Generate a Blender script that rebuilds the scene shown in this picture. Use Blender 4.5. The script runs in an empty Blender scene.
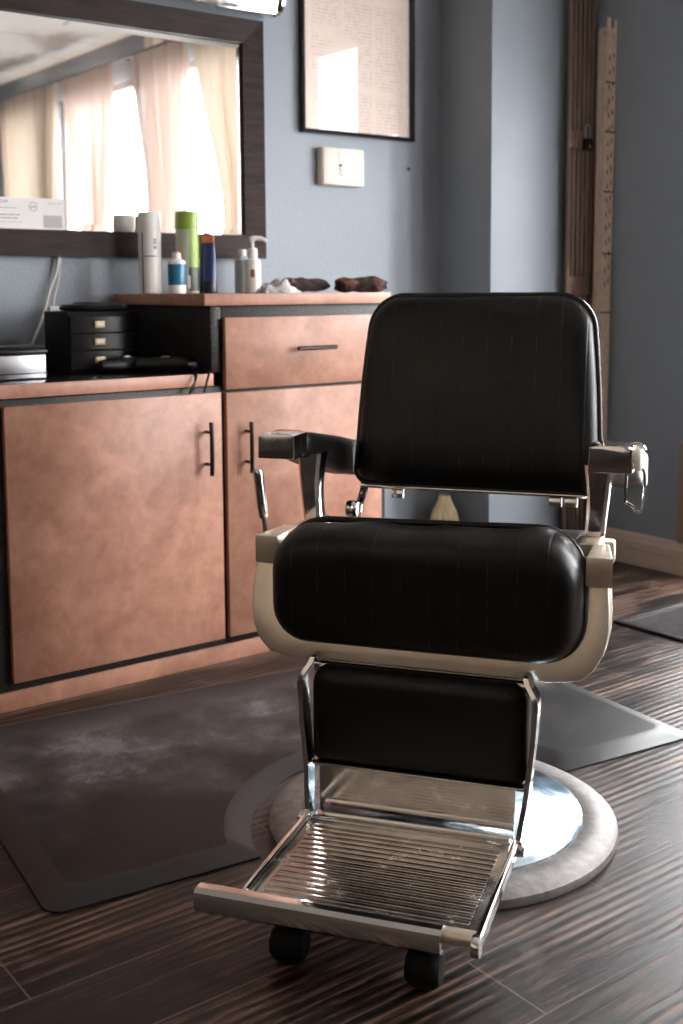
import bpy, bmesh, math, random
from mathutils import Vector, Matrix, Quaternion
from mathutils.geometry import tessellate_polygon

random.seed(7)
scene = bpy.context.scene
COL = scene.collection
PI = math.pi

# ------------------------------------------------------------------ materials
def new_mat(name):
    m = bpy.data.materials.new(name)
    m.use_nodes = True
    nt = m.node_tree
    nt.nodes.clear()
    out = nt.nodes.new('ShaderNodeOutputMaterial')
    return m, nt, out

def principled(nt, out, color=(.5, .5, .5), rough=.5, metal=0., spec=.5, coat=0.):
    b = nt.nodes.new('ShaderNodeBsdfPrincipled')
    b.inputs['Base Color'].default_value = (*color, 1)
    b.inputs['Roughness'].default_value = rough
    b.inputs['Metallic'].default_value = metal
    b.inputs['Specular IOR Level'].default_value = spec
    b.inputs['Coat Weight'].default_value = coat
    nt.links.new(b.outputs[0], out.inputs[0])
    return b

def plain(name, color, rough=.5, metal=0., spec=.5, coat=0.):
    m, nt, out = new_mat(name)
    principled(nt, out, color, rough, metal, spec, coat)
    return m

def coords(nt, scale=(1, 1, 1), kind='Object', rot=(0, 0, 0)):
    tc = nt.nodes.new('ShaderNodeTexCoord')
    mp = nt.nodes.new('ShaderNodeMapping')
    mp.inputs['Scale'].default_value = scale
    mp.inputs['Rotation'].default_value = rot
    nt.links.new(tc.outputs[kind], mp.inputs['Vector'])
    return mp.outputs[0]

def noise(nt, vec, scale, detail=4., rough=.55, dist=0.):
    n = nt.nodes.new('ShaderNodeTexNoise')
    n.inputs['Scale'].default_value = scale
    n.inputs['Detail'].default_value = detail
    n.inputs['Roughness'].default_value = rough
    n.inputs['Distortion'].default_value = dist
    nt.links.new(vec, n.inputs['Vector'])
    return n.outputs['Fac']

def ramp(nt, fac, stops):
    r = nt.nodes.new('ShaderNodeValToRGB')
    el = r.color_ramp.elements
    while len(el) < len(stops):
        el.new(.5)
    for e, (p, c) in zip(el, stops):
        e.position = p
        e.color = (*c, 1) if len(c) == 3 else c
    nt.links.new(fac, r.inputs[0])
    return r.outputs[0]

def vramp(nt, fac, stops):
    return ramp(nt, fac, [(p, (v, v, v)) for p, v in stops])

def math_node(nt, op, a, b=None):
    n = nt.nodes.new('ShaderNodeMath')
    n.operation = op
    for i, v in enumerate((a, b)):
        if v is None:
            continue
        if isinstance(v, (int, float)):
            n.inputs[i].default_value = v
        else:
            nt.links.new(v, n.inputs[i])
    return n.outputs[0]

def mixcol(nt, fac, a, b, mode='MIX'):
    n = nt.nodes.new('ShaderNodeMix')
    n.data_type = 'RGBA'
    n.blend_type = mode
    for idx, v in ((0, fac), (6, a), (7, b)):
        if isinstance(v, (int, float)):
            n.inputs[idx].default_value = v
        elif isinstance(v, tuple):
            n.inputs[idx].default_value = (*v, 1)
        else:
            nt.links.new(v, n.inputs[idx])
    return n.outputs[2]

def bump(nt, b, height, strength=.3, dist=.01):
    n = nt.nodes.new('ShaderNodeBump')
    n.inputs['Strength'].default_value = strength
    n.inputs['Distance'].default_value = dist
    nt.links.new(height, n.inputs['Height'])
    nt.links.new(n.outputs[0], b.inputs['Normal'])
    return n

def L(nt, a, b):
    nt.links.new(a, b)

M = {}

def build_materials():
    # painted, lightly textured plaster
    m, nt, out = new_mat('blue_grey_wall_paint')
    b = principled(nt, out, (.2, .25, .31), .5)
    v = coords(nt)
    n1 = noise(nt, v, 2.2, 3)
    L(nt, ramp(nt, n1, [(.3, (.255, .287, .325)), (.7, (.278, .312, .352))]), b.inputs['Base Color'])
    bump(nt, b, noise(nt, v, 130, 3), .45, .004)
    M['wall'] = m
    m, nt, out = new_mat('ceiling_panel_white')
    b = principled(nt, out, (.72, .69, .65), .8)
    br = nt.nodes.new('ShaderNodeTexBrick')
    L(nt, coords(nt), br.inputs['Vector'])
    br.offset = 0
    br.inputs['Scale'].default_value = 1
    br.inputs['Brick Width'].default_value = 1.2
    br.inputs['Row Height'].default_value = .6
    br.inputs['Mortar Size'].default_value = .012
    br.inputs['Color1'].default_value = (.74, .71, .67, 1)
    br.inputs['Color2'].default_value = (.70, .67, .63, 1)
    br.inputs['Mortar'].default_value = (.5, .48, .45, 1)
    L(nt, br.outputs[0], b.inputs['Base Color'])
    M['ceiling'] = m
    # floor: dark hand-scraped planks running along X
    m, nt, out = new_mat('dark_scraped_wood_planks')
    b = principled(nt, out, (.06, .04, .03), .4, 0, .34)
    br = nt.nodes.new('ShaderNodeTexBrick')
    tc = nt.nodes.new('ShaderNodeTexCoord')
    mp = nt.nodes.new('ShaderNodeMapping')
    mp.inputs['Location'].default_value = (.31, -.093, 0)
    L(nt, tc.outputs['Object'], mp.inputs['Vector'])
    L(nt, mp.outputs[0], br.inputs['Vector'])
    br.offset = .37
    br.inputs['Scale'].default_value = 1
    br.inputs['Brick Width'].default_value = .92
    br.inputs['Row Height'].default_value = .165
    br.inputs['Mortar Size'].default_value = .0017
    br.inputs['Mortar Smooth'].default_value = .2
    br.inputs['Color1'].default_value = (0, 0, 0, 1)
    br.inputs['Color2'].default_value = (1, 1, 1, 1)
    br.inputs['Mortar'].default_value = (.5, .5, .5, 1)
    grain = noise(nt, coords(nt, (1.1, 26, 1)), 1.6, 6, .62, .35)
    fine = noise(nt, coords(nt, (5, 70, 1)), 2.2, 5, .7, .2)
    # the offset of each plank breaks the scraping up
    streak = nt.nodes.new('ShaderNodeTexWave')
    streak.wave_type = 'BANDS'
    streak.bands_direction = 'Y'
    streak.inputs['Scale'].default_value = 15
    streak.inputs['Distortion'].default_value = 2.2
    streak.inputs['Detail'].default_value = 3
    streak.inputs['Detail Scale'].default_value = .9
    L(nt, coords(nt, (.16, 1, 1)), streak.inputs['Vector'])
    patch = vramp(nt, noise(nt, coords(nt, (1.0, 2.2, 1)), 2.3, 2), [(.40, 0), (.62, 1)])
    st = math_node(nt, 'MULTIPLY', streak.outputs['Fac'], patch)
    g = math_node(nt, 'ADD', math_node(nt, 'MULTIPLY', grain, .55), math_node(nt, 'MULTIPLY', fine, .45))
    g = math_node(nt, 'ADD', g, math_node(nt, 'MULTIPLY', st, .17))
    col = ramp(nt, g, [(.36, (.002, .001, .0006)), (.47, (.005, .0025, .0013)), (.57, (.032, .017, .0105)), (.68, (.22, .125, .092))])
    tint = mixcol(nt, .35, col, mixcol(nt, 1., col, br.outputs['Color'], 'MULTIPLY'))
    # scuffed, dusty ring worn around the chair base
    sub = nt.nodes.new('ShaderNodeVectorMath')
    sub.operation = 'DISTANCE'
    L(nt, tc.outputs['Object'], sub.inputs[0])
    sub.inputs[1].default_value = (1.478, 1.628, 0)
    ring = vramp(nt, sub.outputs['Value'], [(.33, 1.), (.42, .8), (.455, .15), (.55, 0.)])
    dust = math_node(nt, 'MULTIPLY', ring, math_node(nt, 'MULTIPLY', noise(nt, coords(nt), 9, 4), .9))
    tint = mixcol(nt, dust, tint, (.13, .11, .105))
    seam = br.outputs['Fac']
    final = mixcol(nt, math_node(nt, 'MULTIPLY', seam, .55), tint, (.19, .15, .125))
    L(nt, final, b.inputs['Base Color'])
    rr = vramp(nt, g, [(.35, .30), (.7, .48)])
    L(nt, rr, b.inputs['Roughness'])
    h = math_node(nt, 'SUBTRACT', math_node(nt, 'ADD', g, math_node(nt, 'MULTIPLY', st, .8)), math_node(nt, 'MULTIPLY', seam, .6))
    bump(nt, b, h, .35, .003)
    M['floor'] = m
    # mottled tan laminate
    def laminate(name, a, c, sc=9):
        m, nt, out = new_mat(name)
        b = principled(nt, out, a, .42)
        v = coords(nt)
        n = noise(nt, v, sc, 6, .62, .5)
        n2 = noise(nt, v, sc * 4.5, 3, .6)
        f = math_node(nt, 'ADD', math_node(nt, 'MULTIPLY', n, .75), math_node(nt, 'MULTIPLY', n2, .25))
        mid = tuple((x + y) / 2 for x, y in zip(a, c))
        L(nt, ramp(nt, f, [(.36, a), (.5, mid), (.64, c)]), b.inputs['Base Color'])
        return m
    M['laminate'] = laminate('mottled_tan_laminate', (.31, .135, .085), (.49, .245, .165))
    M['laminate_edge'] = laminate('tan_laminate_edge', (.36, .16, .10), (.50, .25, .165), 14)
    m, nt, out = new_mat('black_speckled_laminate')
    b = principled(nt, out, (.02, .017, .015), .45, 0, .3)
    f = noise(nt, coords(nt), 150, 3, .7)
    L(nt, ramp(nt, f, [(.45, (.010, .008, .007)), (.6, (.032, .026, .022)), (.72, (.12, .10, .085))]), b.inputs['Base Color'])
    M['speckle'] = m
    M['black_top'] = plain('black_gloss_counter_top', (.012, .011, .011), .16)
    M['gap'] = plain('dark_cabinet_interior', (.008, .007, .006), .8)
    M['handle'] = plain('dark_bronze_handle', (.045, .038, .034), .3, 1.)
    # chair metals
    m, nt, out = new_mat('polished_chrome')
    b = principled(nt, out, (.78, .76, .74), .09, 1.)
    f = noise(nt, coords(nt), 28, 5, .65)
    L(nt, vramp(nt, f, [(.35, .06), (.7, .20)]), b.inputs['Roughness'])
    M['chrome'] = m
    m, nt, out = new_mat('worn_footplate_chrome')
    b = principled(nt, out, (.60, .55, .51), .2, 1.)
    f = noise(nt, coords(nt), 18, 6, .7)
    L(nt, vramp(nt, f, [(.3, .13), (.7, .30)]), b.inputs['Roughness'])
    L(nt, ramp(nt, noise(nt, coords(nt), 9, 5, .7), [(.35, (.44, .40, .37)), (.65, (.68, .63, .59))]), b.inputs['Base Color'])
    M['plate'] = m
    m, nt, out = new_mat('aged_satin_metal')
    b = principled(nt, out, (.80, .70, .56), .36, .85)
    f = noise(nt, coords(nt, (3, 3, 3)), 30, 5, .65)
    L(nt, vramp(nt, f, [(.3, .30), (.7, .42)]), b.inputs['Roughness'])
    f2 = noise(nt, coords(nt), 14, 5, .65)
    L(nt, ramp(nt, f2, [(.3, (.86, .74, .60)), (.7, (.97, .87, .73))]), b.inputs['Base Color'])
    M['satin'] = m
    m, nt, out = new_mat('worn_dome_reflection_tint')
    b = principled(nt, out, (.72, .76, .80), .14, 1.)
    f = noise(nt, coords(nt), 11, 6, .68, .6)
    L(nt, vramp(nt, f, [(.3, .10), (.75, .34)]), b.inputs['Roughness'])
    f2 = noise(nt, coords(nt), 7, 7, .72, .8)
    L(nt, ramp(nt, f2, [(.36, (.13, .25, .38)), (.50, (.36, .50, .63)), (.64, (.66, .76, .85))]), b.inputs['Base Color'])  # wall and window reflections, plus blue plating stain, mixed into the base colour
    M['dome'] = m
    m, nt, out = new_mat('dusty_ring_metal')
    b = principled(nt, out, (.22, .20, .185), .5, .35)
    f = noise(nt, coords(nt), 45, 5, .7)
    L(nt, ramp(nt, f, [(.3, (.13, .118, .11)), (.7, (.26, .24, .23))]), b.inputs['Base Color'])
    M['ring'] = m
    # black ribbed vinyl: sewn channels every five centimetres
    def vinyl(name, axis_scale, rough, seam=True):
        m, nt, out = new_mat(name)
        b = principled(nt, out, (.0060, .0050, .0044), rough, 0., .36)
        v = coords(nt)
        sep = nt.nodes.new('ShaderNodeSeparateXYZ')
        L(nt, v, sep.inputs[0])
        wr = noise(nt, v, 300, 3, .6)
        soft = noise(nt, v, 9, 3, .5)
        h = math_node(nt, 'ADD', math_node(nt, 'MULTIPLY', wr, .12), math_node(nt, 'MULTIPLY', soft, 1.0))
        if seam:
            x = math_node(nt, 'MULTIPLY', sep.outputs[0], 1 / .052)
            fr = math_node(nt, 'ABSOLUTE', math_node(nt, 'SUBTRACT', math_node(nt, 'FRACT', x), .5))
            line = vramp(nt, fr, [(0, 1), (.014, .9), (.034, 0)])
            h = math_node(nt, 'SUBTRACT', h, math_node(nt, 'MULTIPLY', line, .35))
            wear = math_node(nt, 'MULTIPLY', line, vramp(nt, noise(nt, coords(nt, (1, 1, 6)), 5, 3), [(.45, 0), (.7, .55)]))
            L(nt, mixcol(nt, wear, (.0060, .0050, .0044), (.085, .074, .066)), b.inputs['Base Color'])
        L(nt, vramp(nt, soft, [(.3, rough - .05), (.7, rough + .08)]), b.inputs['Roughness'])
        bump(nt, b, h, .28, .006)
        return m
    M['vinyl'] = vinyl('black_channelled_vinyl', 1, .33)
    M['vinyl_plain'] = vinyl('black_vinyl', 1, .36, False)
    M['piping'] = plain('black_piping', (.010, .009, .008), .3)
    M['rubber'] = plain('black_rubber_caster', (.007, .0065, .006), .6, 0, .2)
    m, nt, out = new_mat('scuffed_rubber_mat')
    b = principled(nt, out, (.025, .023, .023), .6, 0, .2)
    v = coords(nt)
    f = noise(nt, v, 5, 5, .65)
    sc = noise(nt, coords(nt, (30, 5, 1), rot=(0, 0, .5)), 14, 7, .8, 1.6)
    sc2 = noise(nt, coords(nt, (6, 34, 1), rot=(0, 0, .9)), 13, 7, .8, 1.6)
    sepm = nt.nodes.new('ShaderNodeSeparateXYZ')
    L(nt, v, sepm.inputs[0])
    worn = math_node(nt, 'ADD', sepm.outputs[1], math_node(nt, 'MULTIPLY', math_node(nt, 'SUBTRACT', f, .5), .5))
    worn = vramp(nt, worn, [(.12, .42), (.50, 1.), (.76, 1.), (.90, .6)])
    k = math_node(nt, 'MULTIPLY', vramp(nt, f, [(.30, .55), (.62, 1.)]), math_node(nt, 'MAXIMUM', sc, sc2))
    k = math_node(nt, 'MULTIPLY', k, worn)
    L(nt, ramp(nt, k, [(.26, (.014, .0125, .0125)), (.45, (.060, .052, .052)), (.60, (.21, .19, .195))]), b.inputs['Base Color'])
    L(nt, vramp(nt, k, [(.2, .42), (.7, .62)]), b.inputs['Roughness'])
    bump(nt, b, noise(nt, v, 420, 2), .55, .002)
    M['mat'] = m
    M['mat_edge'] = plain('smooth_mat_edge', (.020, .019, .019), .40, 0, .4)
    m, nt, out = new_mat('ribbed_entry_mat')
    b = principled(nt, out, (.05, .045, .045), .9, 0, .15)
    f = noise(nt, coords(nt, (60, 4, 1)), 4, 4, .7)
    L(nt, ramp(nt, f, [(.35, (.03, .027, .028)), (.7, (.10, .092, .092))]), b.inputs['Base Color'])
    bump(nt, b, f, .6, .006)
    M['entry_mat'] = m
    # mirror wall
    m, nt, out = new_mat('dark_stained_wood_frame')
    b = principled(nt, out, (.04, .025, .02), .5, 0, .16)
    f = noise(nt, coords(nt, (2, 2, 14)), 5, 5, .6, .6)
    L(nt, ramp(nt, f, [(.3, (.014, .007, .006)), (.7, (.040, .022, .018))]), b.inputs['Base Color'])
    M['frame_wood'] = m
    M['mirror'] = plain('silvered_mirror', (.90, .90, .89), .0, 1.)
    M['black_frame'] = plain('black_lacquered_frame', (.012, .011, .012), .25)
    m, nt, out = new_mat('clear_pane')
    tr = nt.nodes.new('ShaderNodeBsdfTransparent')
    gl = nt.nodes.new('ShaderNodeBsdfGlossy')
    gl.inputs['Roughness'].default_value = .01
    fr = nt.nodes.new('ShaderNodeFresnel')
    fr.inputs['IOR'].default_value = 1.5
    mx = nt.nodes.new('ShaderNodeMixShader')
    geo = nt.nodes.new('ShaderNodeNewGeometry')
    front = math_node(nt, 'SUBTRACT', 1., geo.outputs['Backfacing'])
    L(nt, math_node(nt, 'MULTIPLY', fr.outputs[0], front), mx.inputs[0])
    L(nt, tr.outputs[0], mx.inputs[1])
    L(nt, gl.outputs[0], mx.inputs[2])
    L(nt, mx.outputs[0], out.inputs[0])
    M['glass'] = m
    # printed notice: faint columns of small print
    m, nt, out = new_mat('printed_notice_paper')
    b = principled(nt, out, (.72, .58, .48), .7)
    v = coords(nt)
    sep = nt.nodes.new('ShaderNodeSeparateXYZ')
    L(nt, v, sep.inputs[0])
    rows = math_node(nt, 'FRACT', math_node(nt, 'MULTIPLY', sep.outputs[2], 85))
    rows = vramp(nt, rows, [(.3, 0), (.45, 1), (.75, 1), (.9, 0)])
    words_ = vramp(nt, noise(nt, coords(nt, (70, 1, 30)), 1.2, 3, .8), [(.45, 0), (.55, 1)])
    cols = math_node(nt, 'FRACT', math_node(nt, 'MULTIPLY', sep.outputs[0], 7.2))
    cols = vramp(nt, cols, [(.04, 0), (.06, 1), (.94, 1), (.96, 0)])
    blocks = vramp(nt, noise(nt, coords(nt, (2, 1, 9)), 1.7, 1), [(.36, 0), (.42, 1)])
    ink = math_node(nt, 'MULTIPLY', math_node(nt, 'MULTIPLY', rows, words_), math_node(nt, 'MULTIPLY', cols, blocks))
    L(nt, mixcol(nt, math_node(nt, 'MULTIPLY', ink, .34), (.84, .70, .61), (.22, .15, .12)), b.inputs['Base Color'])
    M['notice'] = m
    M['cream'] = plain('cream_plastic', (.74, .67, .58), .4)
    M['cream_dark'] = plain('darker_cream_plastic', (.66, .58, .50), .45)  # slightly darker cream for housings and the speaker panel
    M['white_plastic'] = plain('white_plastic', (.80, .77, .74), .35)
    M['white_card'] = plain('white_card', (.78, .75, .73), .7)
    M['grey_ink'] = plain('grey_print', (.30, .27, .27), .8)
    M['photo_print'] = plain('grey_photo_print', (.46, .43, .44), .8)
    M['black_plastic'] = plain('black_plastic', (.007, .006, .006), .3, 0, .3)
    M['black_matte'] = plain('black_matte_plastic', (.007, .006, .0055), .6, 0, .15)
    M['brass_label'] = plain('brass_label_plate', (.55, .42, .26), .45, .6)
    M['steel'] = plain('brushed_steel', (.36, .36, .38), .28, 1.)
    M['green'] = plain('lime_green_plastic', (.26, .38, .045), .35)
    M['pale_green'] = plain('pale_green_grey_plastic', (.44, .47, .36), .35)
    M['dark_green'] = plain('dark_green_plastic', (.035, .045, .03), .35)
    M['teal'] = plain('blue_teal_label', (.01, .16, .30), .3)
    M['navy'] = plain('navy_blue_plastic', (.012, .022, .095), .28)
    M['navy_dark'] = plain('blackish_navy_plastic', (.008, .009, .018), .35)
    M['orange'] = plain('orange_cap', (.55, .13, .04), .4)
    M['red'] = plain('red_tip', (.5, .07, .04), .4)
    M['brown_mark'] = plain('brown_label_mark', (.25, .08, .03), .5)
    M['clear_plastic'] = plain('translucent_grey_plastic', (.45, .50, .52), .2)
    M['blue_mark'] = plain('blue_blade_guard', (.03, .03, .25), .25, .3)
    m, nt, out = new_mat('mottled_brown_towel')
    b = principled(nt, out, (.1, .04, .03), .95)
    f = noise(nt, coords(nt), 26, 5, .7, .7)
    L(nt, ramp(nt, f, [(.42, (.012, .008, .009)), (.54, (.05, .020, .017)), (.62, (.20, .08, .045)), (.74, (.36, .19, .12))]), b.inputs['Base Color'])
    bump(nt, b, noise(nt, coords(nt), 200, 4), .8, .006)
    M['towel'] = m
    m, nt, out = new_mat('white_grey_cloth')
    b = principled(nt, out, (.5, .5, .5), .95)
    f = noise(nt, coords(nt), 30, 4, .7)
    L(nt, ramp(nt, f, [(.35, (.10, .09, .09)), (.55, (.55, .53, .52)), (.7, (.72, .70, .69))]), b.inputs['Base Color'])
    M['cloth'] = m
    # sheer curtain
    def sheer(name, col, transp, transl):
        m, nt, out = new_mat(name)
        d = nt.nodes.new('ShaderNodeBsdfDiffuse')
        d.inputs['Color'].default_value = (*col, 1)
        t = nt.nodes.new('ShaderNodeBsdfTranslucent')
        t.inputs['Color'].default_value = (*col, 1)
        p = nt.nodes.new('ShaderNodeBsdfTransparent')
        a = nt.nodes.new('ShaderNodeMixShader')
        a.inputs[0].default_value = transl
        L(nt, d.outputs[0], a.inputs[1])
        L(nt, t.outputs[0], a.inputs[2])
        c = nt.nodes.new('ShaderNodeMixShader')
        c.inputs[0].default_value = transp
        L(nt, a.outputs[0], c.inputs[1])
        L(nt, p.outputs[0], c.inputs[2])
        L(nt, c.outputs[0], out.inputs[0])
        return m
    M['curtain_cream'] = sheer('cream_curtain_cloth', (.56, .46, .37), .0, .095)
    M['curtain_sheer'] = sheer('pinkish_sheer_curtain', (.56, .44, .38), .012, .11)
    # gate and post
    m, nt, out = new_mat('aged_tan_gate_steel')
    b = principled(nt, out, (.19, .135, .105), .5, .25)
    f = noise(nt, coords(nt, (1, 1, .2)), 40, 5, .7)
    L(nt, ramp(nt, f, [(.3, (.17, .115, .085)), (.7, (.29, .21, .165))]), b.inputs['Base Color'])
    M['gate'] = m
    m, nt, out = new_mat('chipped_beige_paint')
    b = principled(nt, out, (.5, .38, .3), .55)
    f = noise(nt, coords(nt, (1, 1, .5)), 38, 6, .75)
    L(nt, ramp(nt, f, [(.30, (.10, .06, .045)), (.40, (.55, .43, .34)), (.7, (.74, .61, .50))]), b.inputs['Base Color'])
    M['post'] = m
    M['hole'] = plain('dark_rust_and_gap_shade', (.05, .03, .022), .8)  # rust on the post; also paints the shade in the gate's gaps
    M['baseboard'] = plain('beige_baseboard_paint', (.58, .45, .36), .45)
    M['trim_wood'] = plain('brown_painted_trim', (.32, .21, .155), .5)
    M['window_frame'] = plain('window_frame_paint', (.20, .19, .19), .45)
    m, nt, out = new_mat('broom_straw')
    b = principled(nt, out, (.55, .40, .20), .8)
    f = noise(nt, coords(nt, (60, 60, 3)), 4, 3)
    L(nt, ramp(nt, f, [(.3, (.55, .40, .20)), (.65, (.95, .80, .54))]), b.inputs['Base Color'])
    M['straw'] = m
    M['broom_handle'] = plain('varnished_broom_handle', (.30, .16, .07), .4)
    M['wire_white'] = plain('off_white_cord', (.68, .64, .58), .5)
    M['bulb'] = plain('frosted_bulb_glass', (.80, .79, .76), .25)
    m, nt, out = new_mat('outside_pavement')
    principled(nt, out, (.45, .45, .45), .9)
    M['pavement'] = m
    M['panelling'] = plain('added_dark_panelling', (.022, .013, .009), .6, 0, .25)  # unseen panelling added to give the chrome something dark to reflect
    M['far_wall'] = plain('beige_wall_reflection_paint', (.80, .66, .52), .7)  # unseen wall; pale beige chosen to brighten reflections in the chair metal

build_materials()

# ------------------------------------------------------------------ mesh helpers
def finish(name, bm, mat, parent=None, smooth=35, mats=None):
    bmesh.ops.recalc_face_normals(bm, faces=bm.faces)
    me = bpy.data.meshes.new(name)
    bm.to_mesh(me)
    bm.free()
    for mm in ([mat] if mats is None else mats):
        me.materials.append(mm)
    if smooth:
        me.shade_smooth()
        me.set_sharp_from_angle(angle=math.radians(smooth))
    o = bpy.data.objects.new(name, me)
    COL.objects.link(o)
    if parent is not None:
        o.parent = parent
    return o

def thing(name, label, cat, loc=(0, 0, 0), rotz=0., group=None):
    o = bpy.data.objects.new(name, None)
    o.empty_display_size = .1
    COL.objects.link(o)
    o.location = loc
    o.rotation_euler = (0, 0, rotz)
    o['label'] = label
    o['category'] = cat
    if group:
        o['group'] = group
    return o

def tag(o, label, cat, group=None, kind=None):
    o['label'] = label
    o['category'] = cat
    if group:
        o['group'] = group
    if kind:
        o['kind'] = kind
    return o

def struct(name, bm, mat, label, cat, smooth=35, mats=None):
    o = finish(name, bm, mat, None, smooth, mats)
    o['kind'] = 'structure'
    o['label'] = label
    o['category'] = cat
    return o

def BM():
    return bmesh.new()

def add_box(bm, x0, x1, y0, y1, z0, z1, bev=0., seg=2, mi=0, mat=None):
    r = bmesh.ops.create_cube(bm, size=1)
    vs = r['verts']
    T = Matrix.Translation(((x0 + x1) / 2, (y0 + y1) / 2, (z0 + z1) / 2)) @ Matrix.Diagonal((abs(x1 - x0), abs(y1 - y0), abs(z1 - z0), 1))
    if mat is not None:
        T = mat @ T
    bmesh.ops.transform(bm, matrix=T, verts=vs)
    fs = list({f for v in vs for f in v.link_faces})
    if bev > 0:
        es = list({e for v in vs for e in v.link_edges})
        res = bmesh.ops.bevel(bm, geom=es, offset=bev, segments=seg, profile=.5, affect='EDGES')
        fs = list({f for v in res['verts'] for f in v.link_faces} | {f for f in fs if f.is_valid})
    for f in fs:
        if f.is_valid:
            f.material_index = mi
    return fs

def loft(bm, rings, cap0=True, cap1=True, closed=True, mi=0):
    vr = [[bm.verts.new(p) for p in ring] for ring in rings]
    n = len(rings[0])
    for a, b in zip(vr[:-1], vr[1:]):
        for i in range(n if closed else n - 1):
            j = (i + 1) % n
            f = bm.faces.new((a[i], a[j], b[j], b[i]))
            f.material_index = mi
    if cap0:
        bm.faces.new(vr[0][::-1]).material_index = mi
    if cap1:
        bm.faces.new(vr[-1]).material_index = mi
    return vr

def lathe(bm, prof, c=(0, 0, 0), n=40, axis='Z', cap=True, mi=0, ry=1.):
    rings = []
    for r, h in prof:
        ring = []
        for i in range(n):
            a = 2 * PI * i / n
            u, v = r * math.cos(a), r * math.sin(a) * ry
            if axis == 'Z':
                p = Vector((u, v, h))
            elif axis == 'X':
                p = Vector((h, u, v))
            else:
                p = Vector((v, h, u))
            ring.append(p + Vector(c))
        rings.append(ring)
    loft(bm, rings, cap, cap, True, mi)

def tube(bm, pts, rad, n=10, cap=True, mi=0, closed=False):
    pts = [Vector(p) for p in pts]
    rads = rad if isinstance(rad, (list, tuple)) else [rad] * len(pts)
    m = len(pts)
    tang = []
    for i in range(m):
        if closed:
            t = pts[(i + 1) % m] - pts[i - 1]
        else:
            t = pts[min(i + 1, m - 1)] - pts[max(i - 1, 0)]
        tang.append(t.normalized())
    up = Vector((0, 0, 1)) if abs(tang[0].z) < .9 else Vector((1, 0, 0))
    nrm = (up - tang[0] * up.dot(tang[0])).normalized()
    rings = []
    for i in range(m):
        if i:
            q = tang[i - 1].rotation_difference(tang[i])
            nrm = (q @ nrm)
            nrm = (nrm - tang[i] * nrm.dot(tang[i])).normalized()
        bi = tang[i].cross(nrm)
        rings.append([pts[i] + (nrm * math.cos(2 * PI * k / n) + bi * math.sin(2 * PI * k / n)) * rads[i] for k in range(n)])
    if closed:
        rings.append(rings[0])
        loft(bm, rings, False, False, True, mi)
        bmesh.ops.remove_doubles(bm, verts=bm.verts, dist=1e-6)
    else:
        loft(bm, rings, cap, cap, True, mi)

def spline(pts, k=6):
    """Catmull-Rom through the points."""
    P = [Vector(p) for p in pts]
    out = []
    for i in range(len(P) - 1):
        p0, p1, p2, p3 = P[max(i - 1, 0)], P[i], P[i + 1], P[min(i + 2, len(P) - 1)]
        for s in range(k):
            t = s / k
            out.append(.5 * ((2 * p1) + (-p0 + p2) * t + (2 * p0 - 5 * p1 + 4 * p2 - p3) * t * t + (-p0 + 3 * p1 - 3 * p2 + p3) * t ** 3))
    out.append(P[-1])
    return out

def prism(bm, outline, fn, d0, d1, bev=0., seg=2, mi=0):
    """Extrude a 2-D outline from depth d0 to d1; fn(u, v, d) gives the point."""
    a = [bm.verts.new(fn(u, v, d0)) for u, v in outline]
    b = [bm.verts.new(fn(u, v, d1)) for u, v in outline]
    n = len(outline)
    fs = [bm.faces.new(a), bm.faces.new(b[::-1])]
    for i in range(n):
        j = (i + 1) % n
        fs.append(bm.faces.new((a[i], b[i], b[j], a[j])))
    for f in fs:
        f.material_index = mi
    if bev:
        bmesh.ops.recalc_face_normals(bm, faces=fs)
        es = list(fs[0].edges) + list(fs[1].edges)
        bmesh.ops.bevel(bm, geom=es, offset=bev, segments=seg, profile=.5, affect='EDGES')

def rrect(hw, z0, z1, rb, rt, k=8, hwt=None, edge=3):
    """Rounded rectangle outline (u, v): bottom radius rb, top radius rt, half width hw at the
    bottom and hwt at the top; constant point count for lofting."""
    hwt = hw if hwt is None else hwt
    corners = [((hw - rb, z0 + rb), rb, -90), ((hwt - rt, z1 - rt), rt, 0), ((-(hwt - rt), z1 - rt), rt, 90), ((-(hw - rb), z0 + rb), rb, 180)]
    arcs = []
    for (cx, cz), r, a0 in corners:
        arcs.append([(cx + r * math.cos(math.radians(a0 + 90 * i / k)), cz + r * math.sin(math.radians(a0 + 90 * i / k))) for i in range(k + 1)])
    pts = []
    for i in range(4):
        pts += arcs[i]
        p, q = arcs[i][-1], arcs[(i + 1) % 4][0]
        for e in range(1, edge + 1):
            t = e / (edge + 1)
            pts.append((p[0] + (q[0] - p[0]) * t, p[1] + (q[1] - p[1]) * t))
    return pts

# ------------------------------------------------------------------ camera
cam_data = bpy.data.cameras.new('camera')
cam = bpy.data.objects.new('camera', cam_data)
COL.objects.link(cam)
scene.camera = cam
F_PX = 1159.67
cam_data.sensor_fit = 'AUTO'
cam_data.sensor_width = 36
cam_data.lens = F_PX / 1024 * 36
cam_data.shift_y = (412.74 - 512) / 1024
cam_data.clip_start = .05
rx, ry, rz = Vector((.7957, -.6057, -.0067)), Vector((.0699, .0808, .9943)), Vector((-.6017, -.7916, .1066))
rx.normalize()
rz = (rz - rx * rz.dot(rx)).normalized()
ry = rz.cross(rx)
mw = Matrix((rx, ry, rz)).transposed().to_4x4()
mw.translation = (0, 0, 1.05)
cam.matrix_world = mw
cam_data.dof.use_dof = True
cam_data.dof.focus_distance = 2.1
cam_data.dof.aperture_fstop = 4.5

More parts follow.
